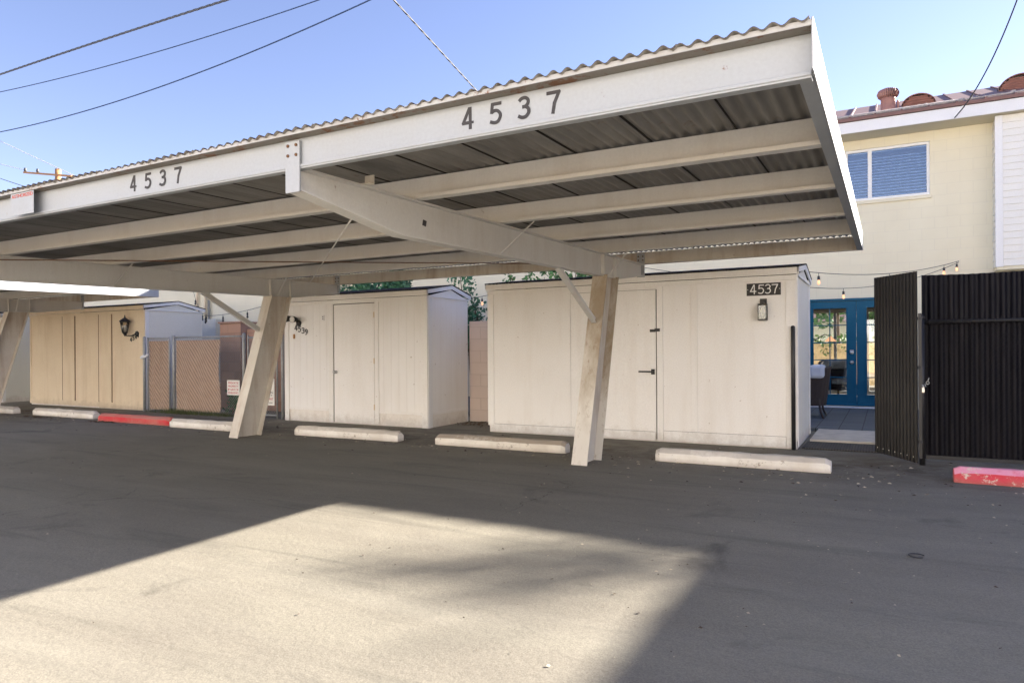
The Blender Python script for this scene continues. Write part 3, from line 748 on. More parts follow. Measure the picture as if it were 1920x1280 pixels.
# ---------------------------------------------------------------- chain link
def mesh_wires(x0, x1, z0, z1, y, p=.056, r=.0018):
    m = MB(); k = z0-(x1-x0)
    while k < z1:
        # rising wire: z = k + (x-x0)
        a = max(x0, x0+(z0-k)); b = min(x1, x0+(z1-k))
        if b > a+.01:
            m.bar((a, y, k+a-x0), (b, y, k+b-x0), r*2, r*2, up=(0, 1, 0))
            m.bar((x0+x1-a, y+.004, k+a-x0), (x0+x1-b, y+.004, k+b-x0), r*2, r*2, up=(0, 1, 0))
        k += p
    return m
YL = 8.92
t = thing('chain_link_fence', (-11.5, YL, 0), 'galvanised chain-link fence with beige slats left of the grooved shed', 'fence')
for xx, rr, zz in ((-13.42, .03, 1.52), (-13.30, .016, 1.50), (-12.62, .016, 1.50), (-12.48, .03, 1.53), (-10.47, .033, 1.54), (-10.36, .016, 1.5), (-9.62, .016, 1.48), (-9.48, .03, 1.50)):
    m = MB(); m.tube([(xx, YL, 0), (xx, YL, zz), (xx, YL, zz+.02)], [rr, rr, rr*.5], 10); m.build('post', M['galv'], t, smooth=True)
for xa, xb, zz in ((-13.30, -12.62, 1.49), (-12.48, -10.47, 1.50), (-10.36, -9.62, 1.47), (-10.36, -9.62, .06)):
    m = MB(); m.tube([(xa, YL, zz), (xb, YL, zz)], .016, 8); m.build('rail', M['galv'], t, smooth=True)
m = mesh_wires(-13.29, -12.63, .04, 1.49, YL-.018, r=.0011); m.build('wire_mesh', M['galv'], t)
m = mesh_wires(-12.46, -10.49, .04, 1.50, YL-.018, r=.0011); m.build('wire_mesh', M['galv'], t)
m = mesh_wires(-10.35, -9.63, .06, 1.47, YL-.018, r=.0011); m.build('wire_mesh', M['galv'], t)
for xa, xb in ((-13.28, -12.645), (-12.43, -11.16)):
    m = MB(); nx = 12; nz = 6
    for i in range(nx):
        for j in range(nz):
            f = lambda q, z: (xa+(xb-xa)*q/nx + (.03*math.sin(z*5) if q == nx and xb > -12 else 0), YL+.012+.012*math.sin(q*1.3)+.008*math.sin(z*7), z)
            z0 = .05+1.39*j/nz; z1 = .05+1.39*(j+1)/nz
            m.face(f(i, z0), f(i+1, z0), f(i+1, z1), f(i, z1))
    o = m.build('slat_screen', M['screen'], t); s = o.modifiers.new('thick', 'SOLIDIFY'); s.thickness = .006
m = MB(); m.tube([(-13.46, YL-.04, 1.10), (-13.40, YL-.045, 1.12), (-13.32, YL-.03, 1.13), (-13.26, YL-.03, 1.17)], [.03, .035, .03, .02], 8)
tag(m.build('rag', M['cushion']), 'white rag tied round the leftmost fence post', 'rag')
def parking_sign(x0, x1, z0, z1, y, label, big=True):
    t = thing('parking_sign', ((x0+x1)/2, y, z0), label, 'sign', 'no parking notices on the chain-link fence')
    w, h = x1-x0, z1-z0
    m = MB(); m.box(x0, x1, y, y+.004, z0, z1); m.build('sign_board', M['sign_white'], t)
    if big:
        cx, cz, r = (x0+x1)/2, z1-h*.22, w*.21
        m = MB(); n = 24
        for k in range(n):
            a, b = 2*math.pi*k/n, 2*math.pi*(k+1)/n
            m.face(*[(cx+q*math.cos(s), y-.0015, cz+q*math.sin(s)) for q, s in ((r, a), (r, b), (r*.8, b), (r*.8, a))][::-1])
        m.bar((cx-r*.6, y-.004, cz+r*.6), (cx+r*.6, y-.004, cz-r*.6), r*.16, .001, up=(0, 1, 0)); m.build('emblem', M['sign_red'], t)
        m = MB(); text_into(m, 'P', cx-r*.42, y-.0015, cz-r*.58, r*1.6, None, .0006); text_into(m, 'NO PARKING', x0+w*.08, y-.0015, z0+h*.45, h*.11, w*.84, .0006)
        text_into(m, 'VIOLATORS WILL BE', x0+w*.12, y-.0015, z0+h*.36, h*.055, w*.76, .0006); text_into(m, 'AT VEHICLE OWNERS EXPENSE', x0+w*.1, y-.0015, z0+h*.08, h*.05, w*.8, .0006)
        m.build('lettering', M['sign_black'], t)
        m = MB(); text_into(m, 'TOWED AWAY', x0+w*.08, y-.0015, z0+h*.2, h*.13, w*.84, .0006); m.build('red_lettering', M['sign_red'], t)
    else:
        m = MB()
        for k, s in enumerate(('PRIVATE', 'PROPERTY', 'NO', 'PARKING')): text_into(m, s, x0+w*.1, y-.0015, z1-h*(.25+.22*k), h*.19, w*.8, .0006)
        m.build('lettering', M['sign_red'], t)
parking_sign(-10.16, -9.70, .78, 1.28, YL-.028, 'upper NO PARKING sign with red TOWED line, partly behind the second post')
parking_sign(-10.10, -9.66, .24, .72, YL-.028, 'lower NO PARKING sign with red crossed P beside the grooved shed')
parking_sign(-10.90, -10.56, .40, .68, YL-.03, 'small red-lettered sign left of the leaning post', False)

# ---------------------------------------------------------------- right fence and gate
YG = 8.30
def corrugated(a, b, z0f, z1f, pitch=.072, amp=.011, nz=1):
    m = MB(); a = Vector(a); b = Vector(b); L = (b-a).length; d = (b-a)/L; nrm = Vector((d.y, -d.x, 0)); n = max(8, int(L/pitch*10)); i0 = 0
    for j in range(n+1):
        s = L*j/n; ph = (s/pitch) % 1.0
        h = min(1, max(-1, 1.7*math.cos(2*math.pi*ph)))*amp
        p = a + d*s + nrm*h
        m.v.append((p.x, p.y, z0f(s/L))); m.v.append((p.x, p.y, z1f(s/L)))
    for j in range(n): m.f.append((2*j, 2*j+2, 2*j+3, 2*j+1)); m.mi.append(0)
    return m
t = thing('black_fence', (2.5, YG, 0), 'tall black corrugated fence behind black chain-link at the right edge', 'fence')
m = corrugated((.33, YG+.065, 0), (.80, YG+.065, 0), lambda q: .05, lambda q: 1.955-.01*q, .088, .013)
o = m.build('corrugated_panel', M['fence_black'], t); o.modifiers.new('thick', 'SOLIDIFY').thickness = .002
m = corrugated((.765, YG+.05, 0), (4.6, YG+.05, 0), lambda q: .05, lambda q: 1.945+.04*q, .088, .013)
o = m.build('corrugated_panel', M['fence_black'], t); o.modifiers.new('thick', 'SOLIDIFY').thickness = .002
m = MB(); m.tube([(.34, YG, 1.465), (4.6, YG, 1.475)], .021, 10)
m.build('rail', M['black'], t, smooth=True)
m = MB()
for k in range(60): xx = .40+k*.07; m.lathe((xx, YG, 1.466), [(.0255, -.004), (.0255, .004)], 8, 'x')
m.build('tie_wire', M['black'], t)
m = mesh_wires(.37, 4.5, .09, 1.46, YG-.02, .058, .0010); m.build('wire_mesh', M['fence_black'], t)
m = MB(); m.box(.36, 4.6, YG-.03, YG+.02, .06, .10); m.build('bottom_rail', M['black'], t)
for xx in (2.4, 4.5):
    m = MB(); m.tube([(xx, YG+.02, 0), (xx, YG+.02, 1.5)], .03, 10); m.build('post', M['black'], t, smooth=True)
m = MB(); m.tube([(.325, YG-.06, 0), (.325, YG-.06, 1.50)], .028, 12); m.lathe((.325, YG-.06, 1.50), [(.032, 0), (.030, .02), (.016, .035), (.004, .042)], 12); 
m.build('post', M['black'], t, smooth=True)
t = thing('gate_leaf', (.1, 8.4, 0), 'dark brown corrugated gate leaf standing ajar at the opening', 'gate')
m = corrugated((-.105, 8.79, 0), (.285, 8.09, 0), lambda q: .035, lambda q: 1.99-.015*q, .062, .008)
o = m.build('corrugated_panel', M['corr_black'], t); o.modifiers.new('thick', 'SOLIDIFY').thickness = .002
m = MB()
for zz in (.25, 1.0, 1.5): m.bar((-.07, 8.80, zz), (.315, 8.12, zz), .03, .03)
for (xx, yy) in ((-.07, 8.80), (.305, 8.135)): m.bar((xx, yy, .08), (xx, yy, 1.55), .03, .03, up=(1, 0, 0))
m.build('frame', M['black'], t)
m = MB()
for k in range(7):
    q = .08+.14*k; px, py = -.105+.39*q, 8.79-.70*q; m.lathe((px-.012, py-.012, .095), [(.005, 0), (.005, .004)], 6, 'y')
m.build('screw', M['silver'], t)
t = thing('chain_and_padlock', (.33, 8.2, .8), 'steel chain with padlock hanging on the black gate pipe', 'chain')
def torus(m, c, ax, R1, r, sx=1., n=14, k=6):
    c = Vector(c); ax = Vector(ax).normalized(); u = ax.orthogonal().normalized(); v = ax.cross(u)
    m.tube([c + (u*math.cos(2*math.pi*i/n)*sx + v*math.sin(2*math.pi*i/n))*R1 for i in range(n+1)], r, k, False)
for k in range(7):
    q = k/6*math.pi; m = MB(); torus(m, (.325-.055*math.cos(q), YG-.105, .88-.07*math.sin(q)), (math.cos(k*1.57), math.sin(k*1.57), .3), .015, .0045); m.build('link', M['silver'], t, smooth=True)
m = MB(); m.box(.30, .345, YG-.125, YG-.095, .745, .795); torus(m, (.322, YG-.11, .80), (0, 1, 0), .018, .005); m.build('padlock', M['silver'], t, bevel=.003)

# ---------------------------------------------------------------- the house
YW, YE = 14.9, 14.3
t = thing('house', (0, YW, 0), 'two-storey cream block house with brown roof and white eave', 'house')
XL, XR = -13.2, 8.0
m = MB()   # front wall with openings for the french door and the window
def wall_with_holes(m, x0, x1, z0, z1, y0, y1, holes):
    xs = sorted({x0, x1, *[h[0] for h in holes], *[h[1] for h in holes]}); 
    for xa, xb in zip(xs, xs[1:]):
        zs = [z0]; hh = sorted([h for h in holes if h[0] <= xa+1e-6 and h[1] >= xb-1e-6], key=lambda h: h[2])
        for h in hh: zs += [h[2], h[3]]
        zs.append(z1)
        for k in range(0, len(zs), 2):
            if zs[k+1] > zs[k]+1e-4: m.box(xa, xb, y0, y1, zs[k], zs[k+1])
wins = [(-.68, .735, 4.03, 5.02), (-5.2, -3.8, 4.03, 5.02), (-10.2, -8.8, 4.03, 5.02)]
DZ = .08
wall_with_holes(m, XL, XR, 0, 5.2, YW, YW+.2, wins+[(-1.47, .48, DZ, 2.17)])
m.build('wall', M['bldg'], t)
m = MB(); wall_with_holes(m, XL, XR, 0, 5.2, 19.0, 19.2, [(-2.3, .7, .09, 2.15)]); m.build('wall', M['bldg'], t)
m = MB(); m.box(XL, XL+.2, YW+.2, 19.0, 0, 5.2); m.box(XR-.2, XR, YW+.2, 19.0, 0, 5.2); m.build('wall', M['bldg'], t)
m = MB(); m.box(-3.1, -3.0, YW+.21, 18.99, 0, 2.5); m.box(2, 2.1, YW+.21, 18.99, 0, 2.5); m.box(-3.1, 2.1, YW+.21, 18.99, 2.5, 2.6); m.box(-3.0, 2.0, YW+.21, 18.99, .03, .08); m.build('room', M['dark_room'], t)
m = MB()
for xx in (-2.3, -1.14, -.42, .62): m.box(xx, xx+.06, 19.03, 19.09, .09, 2.15)
m.box(-2.3, .7, 19.031, 19.089, 2.09, 2.148); m.box(-2.3, .7, 19.031, 19.089, .091, .15); m.build('patio_door', M['white'], t)
# roof
m = MB(); yr = 17.4; zr = 5.44+(yr-YE)*.375
m.hexa([(XL-.5, YE-.03, 5.40), (XR+.5, YE-.03, 5.40), (XR+.5, yr, zr-.06), (XL-.5, yr, zr-.06), (XL-.5, YE-.03, 5.46), (XR+.5, YE-.03, 5.46), (XR+.5, yr, zr), (XL-.5, yr, zr)])
m.hexa([(XL-.5, yr, zr-.06), (XR+.5, yr, zr-.06), (XR+.5, 19.8, 5.2), (XL-.5, 19.8, 5.2), (XL-.5, yr, zr), (XR+.5, yr, zr), (XR+.5, 19.8, 5.26), (XL-.5, 19.8, 5.26)])
for k in range(52):
    xx = XL-.4+k*.42; m.hexa([(xx, YE-.02, 5.463), (xx+.03, YE-.02, 5.463), (xx+.03, yr, zr+.003), (xx, yr, zr+.003), (xx, YE-.02, 5.485), (xx+.03, YE-.02, 5.485), (xx+.03, yr, zr+.025), (xx, yr, zr+.025)])
rf = m.build('roof', M['roof_brown'], t)
m = MB(); m.box(XL-.5, XR+.5, YE, YE+.03, 5.19, 5.395); m.build('eave_fascia', M['white'], rf, bevel=.003)
m = MB(); m.box(XL-.5, XR+.5, YE+.031, YW, 5.202, 5.215); m.build('soffit', M['bldg'], rf)
m = MB(); m.tube([(XL, YE+.12, 5.535), (1.22, YE+.12, 5.535)], .028, 8); m.tube([(1.24, YE+.12, 5.535), (4, YE+.12, 5.535)], .016, 8); m.build('roof_conduit', M['foil'], rf, smooth=True)
m = MB()
for k in range(90):
    xx = random.uniform(-2, 4.); yy = random.uniform(YE+.02, YE+.9); zz = 5.46+(yy-YE)*.375; s = random.uniform(.01, .03)
    m.box(xx, xx+s*2, yy, yy+s, zz+.002, zz+s*.9)
m.build('roof_debris', M['foil'], rf)
# turbine vent
cx, cy = .066, 15.2; z0 = 5.44+(cy-YE)*.375-.05
m = MB(); m.lathe((cx, cy, z0), [(.14, 0), (.13, .06), (.125, .26), (.135, .27)], 20); tv = m.build('turbine_vent', M['vent'], rf, smooth=True)
m = MB(); nf = 30
for k in range(nf):
    a = 2*math.pi*k/nf; b = a+.16; pr = [(.12, .27), (.175, .31), (.195, .37), (.17, .43), (.08, .47)]
    for (r0, h0), (r1, h1) in zip(pr, pr[1:]):
        m.face((cx+r0*math.cos(a), cy+r0*math.sin(a), z0+h0), (cx+r0*.93*math.cos(b), cy+r0*.93*math.sin(b), z0+h0), (cx+r1*.93*math.cos(b), cy+r1*.93*math.sin(b), z0+h1), (cx+r1*math.cos(a), cy+r1*math.sin(a), z0+h1))
m.lathe((cx, cy, z0+.455), [(.10, 0), (.06, .02), (.01, .028)], 16); m.build('fins', M['vent'], tv); m = MB(); m.lathe((cx, cy, z0+.272), [(.10, 0), (.125, .05), (.13, .1), (.11, .16), (.07, .18)], 20); m.build('core', M['dark_room'], tv)
m = MB(); m.tube([(.235, cy, z0), (.235, cy, z0+.22)], .022, 8); m.build('flue', M['vent'], rf)
# half-round louvre vents
for cx, cy, rr in ((.575, 15.35, .285), (2.22, 15.6, .36)):
    z0 = 5.44+(cy-YE)*.375-.06; m = MB(); n = 20
    arc = [(cx+rr*math.cos(math.pi*k/n), z0+.06+rr*.78*math.sin(math.pi*k/n)) for k in range(n+1)]
    for (xa, za), (xb, zb_) in zip(arc, arc[1:]):
        m.hexa([(xb, cy-.05, zb_-.015), (xa, cy-.05, za-.015), (xa, cy+.55, za-.015), (xb, cy+.55, zb_-.015), (xb, cy-.05, zb_), (xa, cy-.05, za), (xa, cy+.55, za), (xb, cy+.55, zb_)])
    lv = m.build('louvre_vent', M['vent'], rf)
    m = MB(); z = z0
    while z < z0+rr*.74:
        h = max(0, 1-((z-z0-.06)/(rr*.78))**2) if z > z0+.06 else 1; h = max(0, 1-((z+.048-z0-.06)/(rr*.78))**2) if z+.048 > z0+.06 else 1; ww = rr*.95*math.sqrt(h)
        m.bar((cx-ww, cy-.012, z+.02), (cx+ww, cy-.012, z+.02), .052, .007, up=(0, .8, 1)); z += .048
    m.build('louvres', M['vent'], lv)
    m = MB(); m.tube([(xq, cy+.05, zq-.02) for xq, zq in arc], .02, 4)
    for (xa, za), (xb, zb_) in zip(arc, arc[1:]): m.face((xa, cy+.06, z0-.1), (xb, cy+.06, z0-.1), (xb, cy+.06, zb_), (xa, cy+.06, za))
    m.build('backing', M['dark_room'], lv)
# windows
for k, (xa, xb, za, zb_) in enumerate(wins):
    m = MB(); f = .05
    m.box(xa, xb, YW+.03, YW+.09, zb_-f, zb_); m.box(xa, xb, YW+.03, YW+.09, za, za+f)
    m.box(xa, xa+f, YW+.03, YW+.09, za+f, zb_-f); m.box(xb-f, xb, YW+.03, YW+.09, za+f, zb_-f); xm = xa+.43 if k == 0 else (xa+xb)/2
    m.box(xm-.035, xm+.035, YW+.028, YW+.092, za+f, zb_-f); wf = m.build('window', M['white'], t, bevel=.003)
    m = MB(); m.box(xa+f, xm-.036, YW+.055, YW+.059, za+f, zb_-f); m.box(xm+.036, xb-f, YW+.055, YW+.059, za+f, zb_-f); m.build('pane', M['win_glass'], wf)
    m = MB(); z = za+.03
    while z < zb_-.12: m.bar((xa+.04, YW+.13, z), (xb-.04, YW+.13, z), .050, .003, up=(0, -.5, 1)); z += .056
    m.box(xa+.04, xb-.04, YW+.11, YW+.15, zb_-.06, zb_-.01); m.build('blind', M['blind'], wf)
    m = MB(); m.box(xa-.02, xb+.02, YW-.035, YW+.0, za-.07, za-.002); m.build('sill', M['bldg'], wf, bevel=.004)
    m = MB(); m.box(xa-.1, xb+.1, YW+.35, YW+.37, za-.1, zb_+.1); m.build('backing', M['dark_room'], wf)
# french door
m = MB(); m.box(-1.47, .48, YW-.012, YW+.10, 2.125, 2.17); m.box(-1.47, -1.43, YW-.01, YW+.10, DZ, 2.125); m.box(.44, .48, YW-.01, YW+.10, DZ, 2.125)
fd = m.build('french_door', M['teal'], t, bevel=.003)
for k, (xa, xb, ga, gb) in enumerate(((-1.428, -.497, -1.265, -.665), (-.493, .438, -.325, .275))):
    m = MB(); ya, yb_ = YW+.02, YW+.065
    m.box(xa, ga, ya, yb_, DZ+.01, 2.12); m.box(gb, xb, ya, yb_, DZ+.01, 2.12); m.box(ga, gb, ya, yb_, DZ+.01, .30); m.box(ga, gb, ya, yb_, 1.99, 2.12)
    for e in (ga-.012, gb-.008): m.box(e, e+.02, ya-.012, ya-.001, .30-.012, 2.002)
    for e in (.288, 1.982): m.box(ga+.009, gb-.009, ya-.0115, ya-.0015, e, e+.02)
    n_r = 5
    for q in range(1, n_r): zz = .30+(1.69)*q/n_r; m.box(ga+.001, gb-.001, ya+.004, ya+.016, zz-.009, zz+.009)
    m.box((ga+gb)/2-.009, (ga+gb)/2+.009, ya+.003, ya+.015, .301, 1.989)
    lf = m.build('door_leaf', M['teal'], fd, bevel=.002)
m = MB(); 
for ga, gb in ((-1.265, -.665), (-.325, .275)): m.box(ga+.001, gb-.001, YW+.042, YW+.048, .301, 1.989)
m.build('pane', M['door_glass'], fd)
m = MB(); m.lathe((-.578, YW+.02, .93), [(.036, 0), (.034, .012), (.014, .02), (.014, .04), (.03, .05), (.032, .068), (.015, .08)], 14, 'y'); m.lathe((-.578, YW+.02, 1.12), [(.034, 0), (.036, .016), (.028, .026), (.01, .03)], 14, 'y'); m.box(-.612, -.544, YW+.001, YW+.019, 1.10, 1.17)
m.build('handle', M['silver'], fd, smooth=True)
m = MB(); m.box(-1.5, .5, YW-.10, YW-.001, .052, DZ-.004); m.build('threshold', M['white'], t, bevel=.004)
t2 = thing('patio_cover', (-1, 20.6, 0), 'slatted patio cover seen through the blue door glass', 'patio cover')
m = MB()
for k in range(7): m.box(-4, 3, 19.9+k*.3, 20.02+k*.3, 2.42, 2.50)
m.build('slats', M['bark'], t2)
for xx in (-3.4, .9):
    m = MB(); m.box(xx, xx+.09, 21.6, 21.69, 0, 2.41); m.build('post', M['white'], t2)
t2 = MB()
for k in range(-60, 40): t2.box(k*.15, k*.15+.142, 24.0, 24.03+.008*(k % 2), .05, 1.35)
tag(t2.build('board_fence', M['tan_wood']), 'tan board fence in the yard seen through the blue door glass', 'fence')
t2 = thing('garden_house', (-2, 33, 0), 'pale house beyond the yard seen through the blue door glass', 'house')
m = MB(); m.box(-9, 6, 31, 36, 0, 2.3); m.build('wall', M['opp_wall'], t2)
m = MB(); m.hexa([(-9.5, 30.5, 2.3), (6.5, 30.5, 2.3), (6.5, 36.5, 2.3), (-9.5, 36.5, 2.3), (-9.5, 33, 3.0), (6.5, 33, 3.0), (6.5, 34, 3.0), (-9.5, 34, 3.0)]); m.build('roof', M['roof_brown'], t2)
t2 = thing('arc_lamp', (-1.3, 17.2, .08), 'arc floor lamp with a warm cone shade behind the blue door glass', 'lamp')
m = MB(); m.tube([(-1.65, 17.2, .08), (-1.65, 17.2, 1.0), (-1.5, 17.2, 1.35), (-1.22, 17.2, 1.52), (-1.13, 17.2, 1.48)], .010, 6); m.lathe((-1.65, 17.2, .08), [(.12, 0), (.12, .02)], 14); m.build('stand', M['black'], t2)
m = MB(); m.lathe((-1.1, 17.2, 1.36), [(.13, 0), (.03, .10), (.02, .12)], 14); m.build('shade', M['bulb'], t2, smooth=True)
# siding bay
XB = 1.70; YBay = 14.48
m = MB(); m.box(XB, XR, YBay+.02, YW-.001, 2.60, 5.19)
z = 2.60; 
while z < 5.15:
    z1 = min(z+.117, 5.185)
    m.hexa([(XB+.09, YBay+.0, z), (XR, YBay+.0, z), (XR, YBay+.018, z), (XB+.09, YBay+.018, z), (XB+.09, YBay+.014, z1-.001), (XR, YBay+.014, z1-.001), (XR, YBay+.018, z1-.001), (XB+.09, YBay+.018, z1-.001)])
    m.hexa([(XB-.018, YBay+.03, z), (XB-.001, YBay+.03, z), (XB-.001, YW-.002, z), (XB-.018, YW-.002, z), (XB-.004, YBay+.03, z1-.001), (XB-.001, YBay+.03, z1-.001), (XB-.001, YW-.002, z1-.001), (XB-.004, YW-.002, z1-.001)])
    z += .117
by = m.build('siding_bay', M['siding'], t)
m = MB(); m.box(XB-.022, XB+.088, YBay-.012, YBay+.029, 2.585, 5.188); m.build('corner_trim', M['white'], by, bevel=.003)
m = MB(); m.box(XB, XR, YBay+.022, YW-.002, 2.54, 2.597); m.build('bay_soffit', M['bldg'], by)

# left wing of the row, stepping forward
t = thing('rear_house', (-22, 12.5, 0), 'plain pale house wall behind the ochre shed', 'house')
m = MB(); m.box(-40, -13.25, 12.5, 20, 0, 5.2); m.build('wall', M['bldg'], t)
m = MB(); m.hexa([(-40.5, 12.0, 5.2), (-13.2, 12.0, 5.2), (-13.2, 16, 6.0), (-40.5, 16, 6.0), (-40.5, 12.0, 5.35), (-13.2, 12.0, 5.35), (-13.2, 16, 6.2), (-40.5, 16, 6.2)])
m.hexa([(-40.5, 16, 6.0), (-13.2, 16, 6.0), (-13.2, 20.4, 5.2), (-40.5, 20.4, 5.2), (-40.5, 16, 6.2), (-13.2, 16, 6.2), (-13.2, 20.4, 5.35), (-40.5, 20.4, 5.35)]); m.build('roof', M['roof_brown'], t)
# meter box and conduit on it
t = thing('electric_meter', (-16, 12.4, 2), 'grey electric meter cabinet with conduit on the pale wall', 'meter box')
m = MB(); m.box(-16.02, -15.45, 12.25, 12.49, .4, 2.08); m.build('cabinet', M['shed_side'], t, bevel=.01)
m = MB(); m.box(-16.25, -16.04, 12.35, 12.49, 1.2, 2.06); m.lathe((-16.145, 12.35, 1.78), [(.08, 0), (.08, .06), (.05, .075)], 14, 'y'); m.box(-16.22, -16.07, 12.32, 12.349, 1.4, 1.55); m.build('meter', M['galv'], t, bevel=.004)
for xx in (-16.42, -16.09, -15.94):
    m = MB(); m.tube([(xx, 12.44, 2.09 if xx > -16.3 else 1.9), (xx, 12.44, 3.9)], .032, 10); m.build('conduit', M['shed_c'] if xx < -16 else M['galv'], t, smooth=True)

# house wing off to the right: it throws the long shadow edge over the drive
t = thing('neighbour_house', (10.5, 13, 0), 'cream two-storey house beyond the right edge', 'house')
m = MB(); m.box(7.9, 16, 11.9, 14.25, 0, 5.2); m.build('wall', M['bldg'], t)
m = MB(); m.box(7.5, 16.5, 11.4, 14.25, 5.21, 5.36); m.build('roof', M['roof_brown'], t)

# ---------------------------------------------------------------- far side of the alley (behind the camera, mirrored in the door glass; house enlarged to bounce sunlight)
t = thing('facing_bounce_house', (0, -12, 0), 'unseen white house across the alley, enlarged to bounce sunlight', 'house')
m = MB(); m.box(-30, 24, -15, -8.8, 0, 6.4); m.build('wall', M['opp_wall'], t)
m = MB(); m.hexa([(-30.5, -15.5, 6.4), (24.5, -15.5, 6.4), (24.5, -8.6, 6.4), (-30.5, -8.6, 6.4), (-30.5, -13, 7.4), (24.5, -13, 7.4), (24.5, -11, 7.4), (-30.5, -11, 7.4)]); m.build('roof', M['roof_brown'], t)
m = MB()
for k in range(-170, 120): m.box(k*.15, k*.15+.142, -7.43-.008*(k % 2), -7.4, .05, 1.55+.02*math.sin(k*3.1))
tag(m.build('board_fence', M['tan_wood']), 'tan upright board fence across the alley', 'fence')
def leaves(m, c, rad, n, size, squash=(1, 1, 1)):
    for _ in range(n):
        d = Vector((random.gauss(0, 1), random.gauss(0, 1), random.gauss(0, 1))); d.normalize(); d *= random.random()**.4
        p = Vector(c) + Vector((d.x*rad*squash[0], d.y*rad*squash[1], d.z*rad*squash[2]))
        nrm = Vector((random.gauss(0, 1), random.gauss(0, 1), random.gauss(.3, 1))).normalized(); u = nrm.orthogonal().normalized(); v = nrm.cross(u)
        a = random.uniform(0, 6.28); u, v = u*math.cos(a)+v*math.sin(a), v*math.cos(a)-u*math.sin(a); s = size*random.uniform(.6, 1.3)
        fold = nrm*s*.18
        m.face(p-u*s, p-u*s*.35+v*s*.62+fold, p+u*s*.45+v*s*.5+fold, p+u*s*1.05, p+u*s*.45-v*s*.5+fold, p-u*s*.35-v*s*.62+fold)
m = MB()
for k in range(46): leaves(m, (-26+k+random.random(), -8.0, 1.5+random.uniform(-.2, .2)), .6, 90, .10)
tag(m.build('hedge', M['hedge']), 'long green hedge rising above the board fence', 'hedge')

# ---------------------------------------------------------------- plants
def shrub(name, loc, label, cat, clumps, leafmat, size, stems, n=70, group=None):
    t = thing(name, loc, label, cat, group)
    m = MB()
    for c, r, k in clumps: leaves(m, c, r, int(n*k), size)
    m.build('foliage', leafmat, t)
    m = MB()
    for st in stems: m.tube(st, [.02]*(len(st)-1)+[.006], 5)
    m.build('stem', M['bark'], t)
    return t
gp = 'dark shrubs behind the sheds'
cl = [((-7.55+random.uniform(-.22, .25)+(z-1.6)*-.1, 12.0+random.uniform(-.15, .15), z), .17 if z > 2.1 else .30, .5 if z > 2.1 else 2.2) for z in [1.3+.075*k for k in range(20)]]
shrub('leafy_shrub', (-7.45, 12.0, 0), 'loose dark-leaved shrub showing in the gap between the two white sheds', 'shrub', cl, M['leaf'], .042, [[(-7.4, 12, 0), (-7.5, 12, 1.5), (-7.7, 12, 2.8)], [(-7.4, 12, 0), (-7.2, 12, 1.6), (-7.55, 12.1, 2.5)]], 45, gp)
cl = [((random.uniform(-6.0, -4.7), 12.0+random.uniform(-.2, .2), random.uniform(2.3, 2.80)), .17, 1) for k in range(22)] + [((-6.55, 12, 2.62), .12, .5), ((-6.5, 12, 2.4), .14, .6)]
shrub('leafy_shrub', (-5.4, 12.0, 0), 'green vine topping the plaque shed under the carport roof', 'shrub', cl, M['leaf2'], .045, [[(-5.4, 12, 0), (-5.3, 12, 1.5), (-5.1, 12, 2.7)], [(-5.4, 12, 0), (-6.3, 12, 1.8), (-6.5, 12, 2.7)]], 30, gp)
cl = [((random.uniform(-11.6, -8.75), 11.9+random.uniform(-.4, .4), random.uniform(1.9, 2.72)), .28, 1) for k in range(60)]
shrub('leafy_shrub', (-10.2, 11.9, 0), 'dense dark shrub behind the grooved shed roof', 'shrub', cl, M['leaf'], .042, [[(-10.2, 11.9, 0), (-10, 11.9, 2.4)]], 110, gp)
cl = [((-11.32+random.uniform(-.12, .12), 9.35, z), .12, 1) for z in (.1, .2, .3, .42)]
shrub('small_plant', (-11.3, 9.35, 0), 'bright green seedling at the foot of the brown pillar', 'plant', cl, M['leaf2'], .035, [[(-11.3, 9.35, 0), (-11.3, 9.35, .4)]], 45)
m = MB()
for k in range(1500):
    xx = random.choice([random.gauss(-12.3, .35), random.uniform(-12.6, -10.7)]); yy = 8.86+random.gauss(0, .05); h = random.uniform(.02, .12); a = random.uniform(0, 6.28); l = random.uniform(.0, .05)
    b = Vector((xx, yy, 0)); w_ = Vector((math.cos(a), math.sin(a), 0))*.004; tip = b+Vector((math.sin(a)*l, math.cos(a)*l, h)); m.face(b-w_, b+w_, tip)
tag(m.build('weeds', M['weed']), 'dry weeds along the foot of the slatted fence', 'weeds', kind='stuff')
# tree beyond the house whose upper twigs soften the sunlit patch
t = thing('tree', (18.6, 27.6, 0), 'tall sparse tree beyond the house', 'tree')
m = MB(); 
def src(x, y, z): return (x+1.578*z, y+1.861*z, z)
for (gx_, gy_, rx, sy, k) in ((-1.45, 3.80, .45, .07, 12), (-1.85, 3.28, .55, .07, 14), (-1.3, 2.75, .3, .10, 2), (-2.5, 3.05, .5, .15, 3)):
    for q in range(k):
        zz = random.uniform(12.0, 13.6); x_, y_, z_ = src(gx_+random.uniform(-rx, rx), gy_+random.uniform(-sy, sy), zz); leaves(m, (x_, y_, z_), .30, 6, .075, (1.7, .8, .8))
m.build('crown', M['leaf'], t)
m = MB(); m.tube([(18.6, 27.6, 0), (18.5, 27.5, 6), (18.4, 27.2, 11), (18.2, 27, 12.8)], [.16, .12, .05, .02], 8)
m.build('trunk', M['bark'], t)

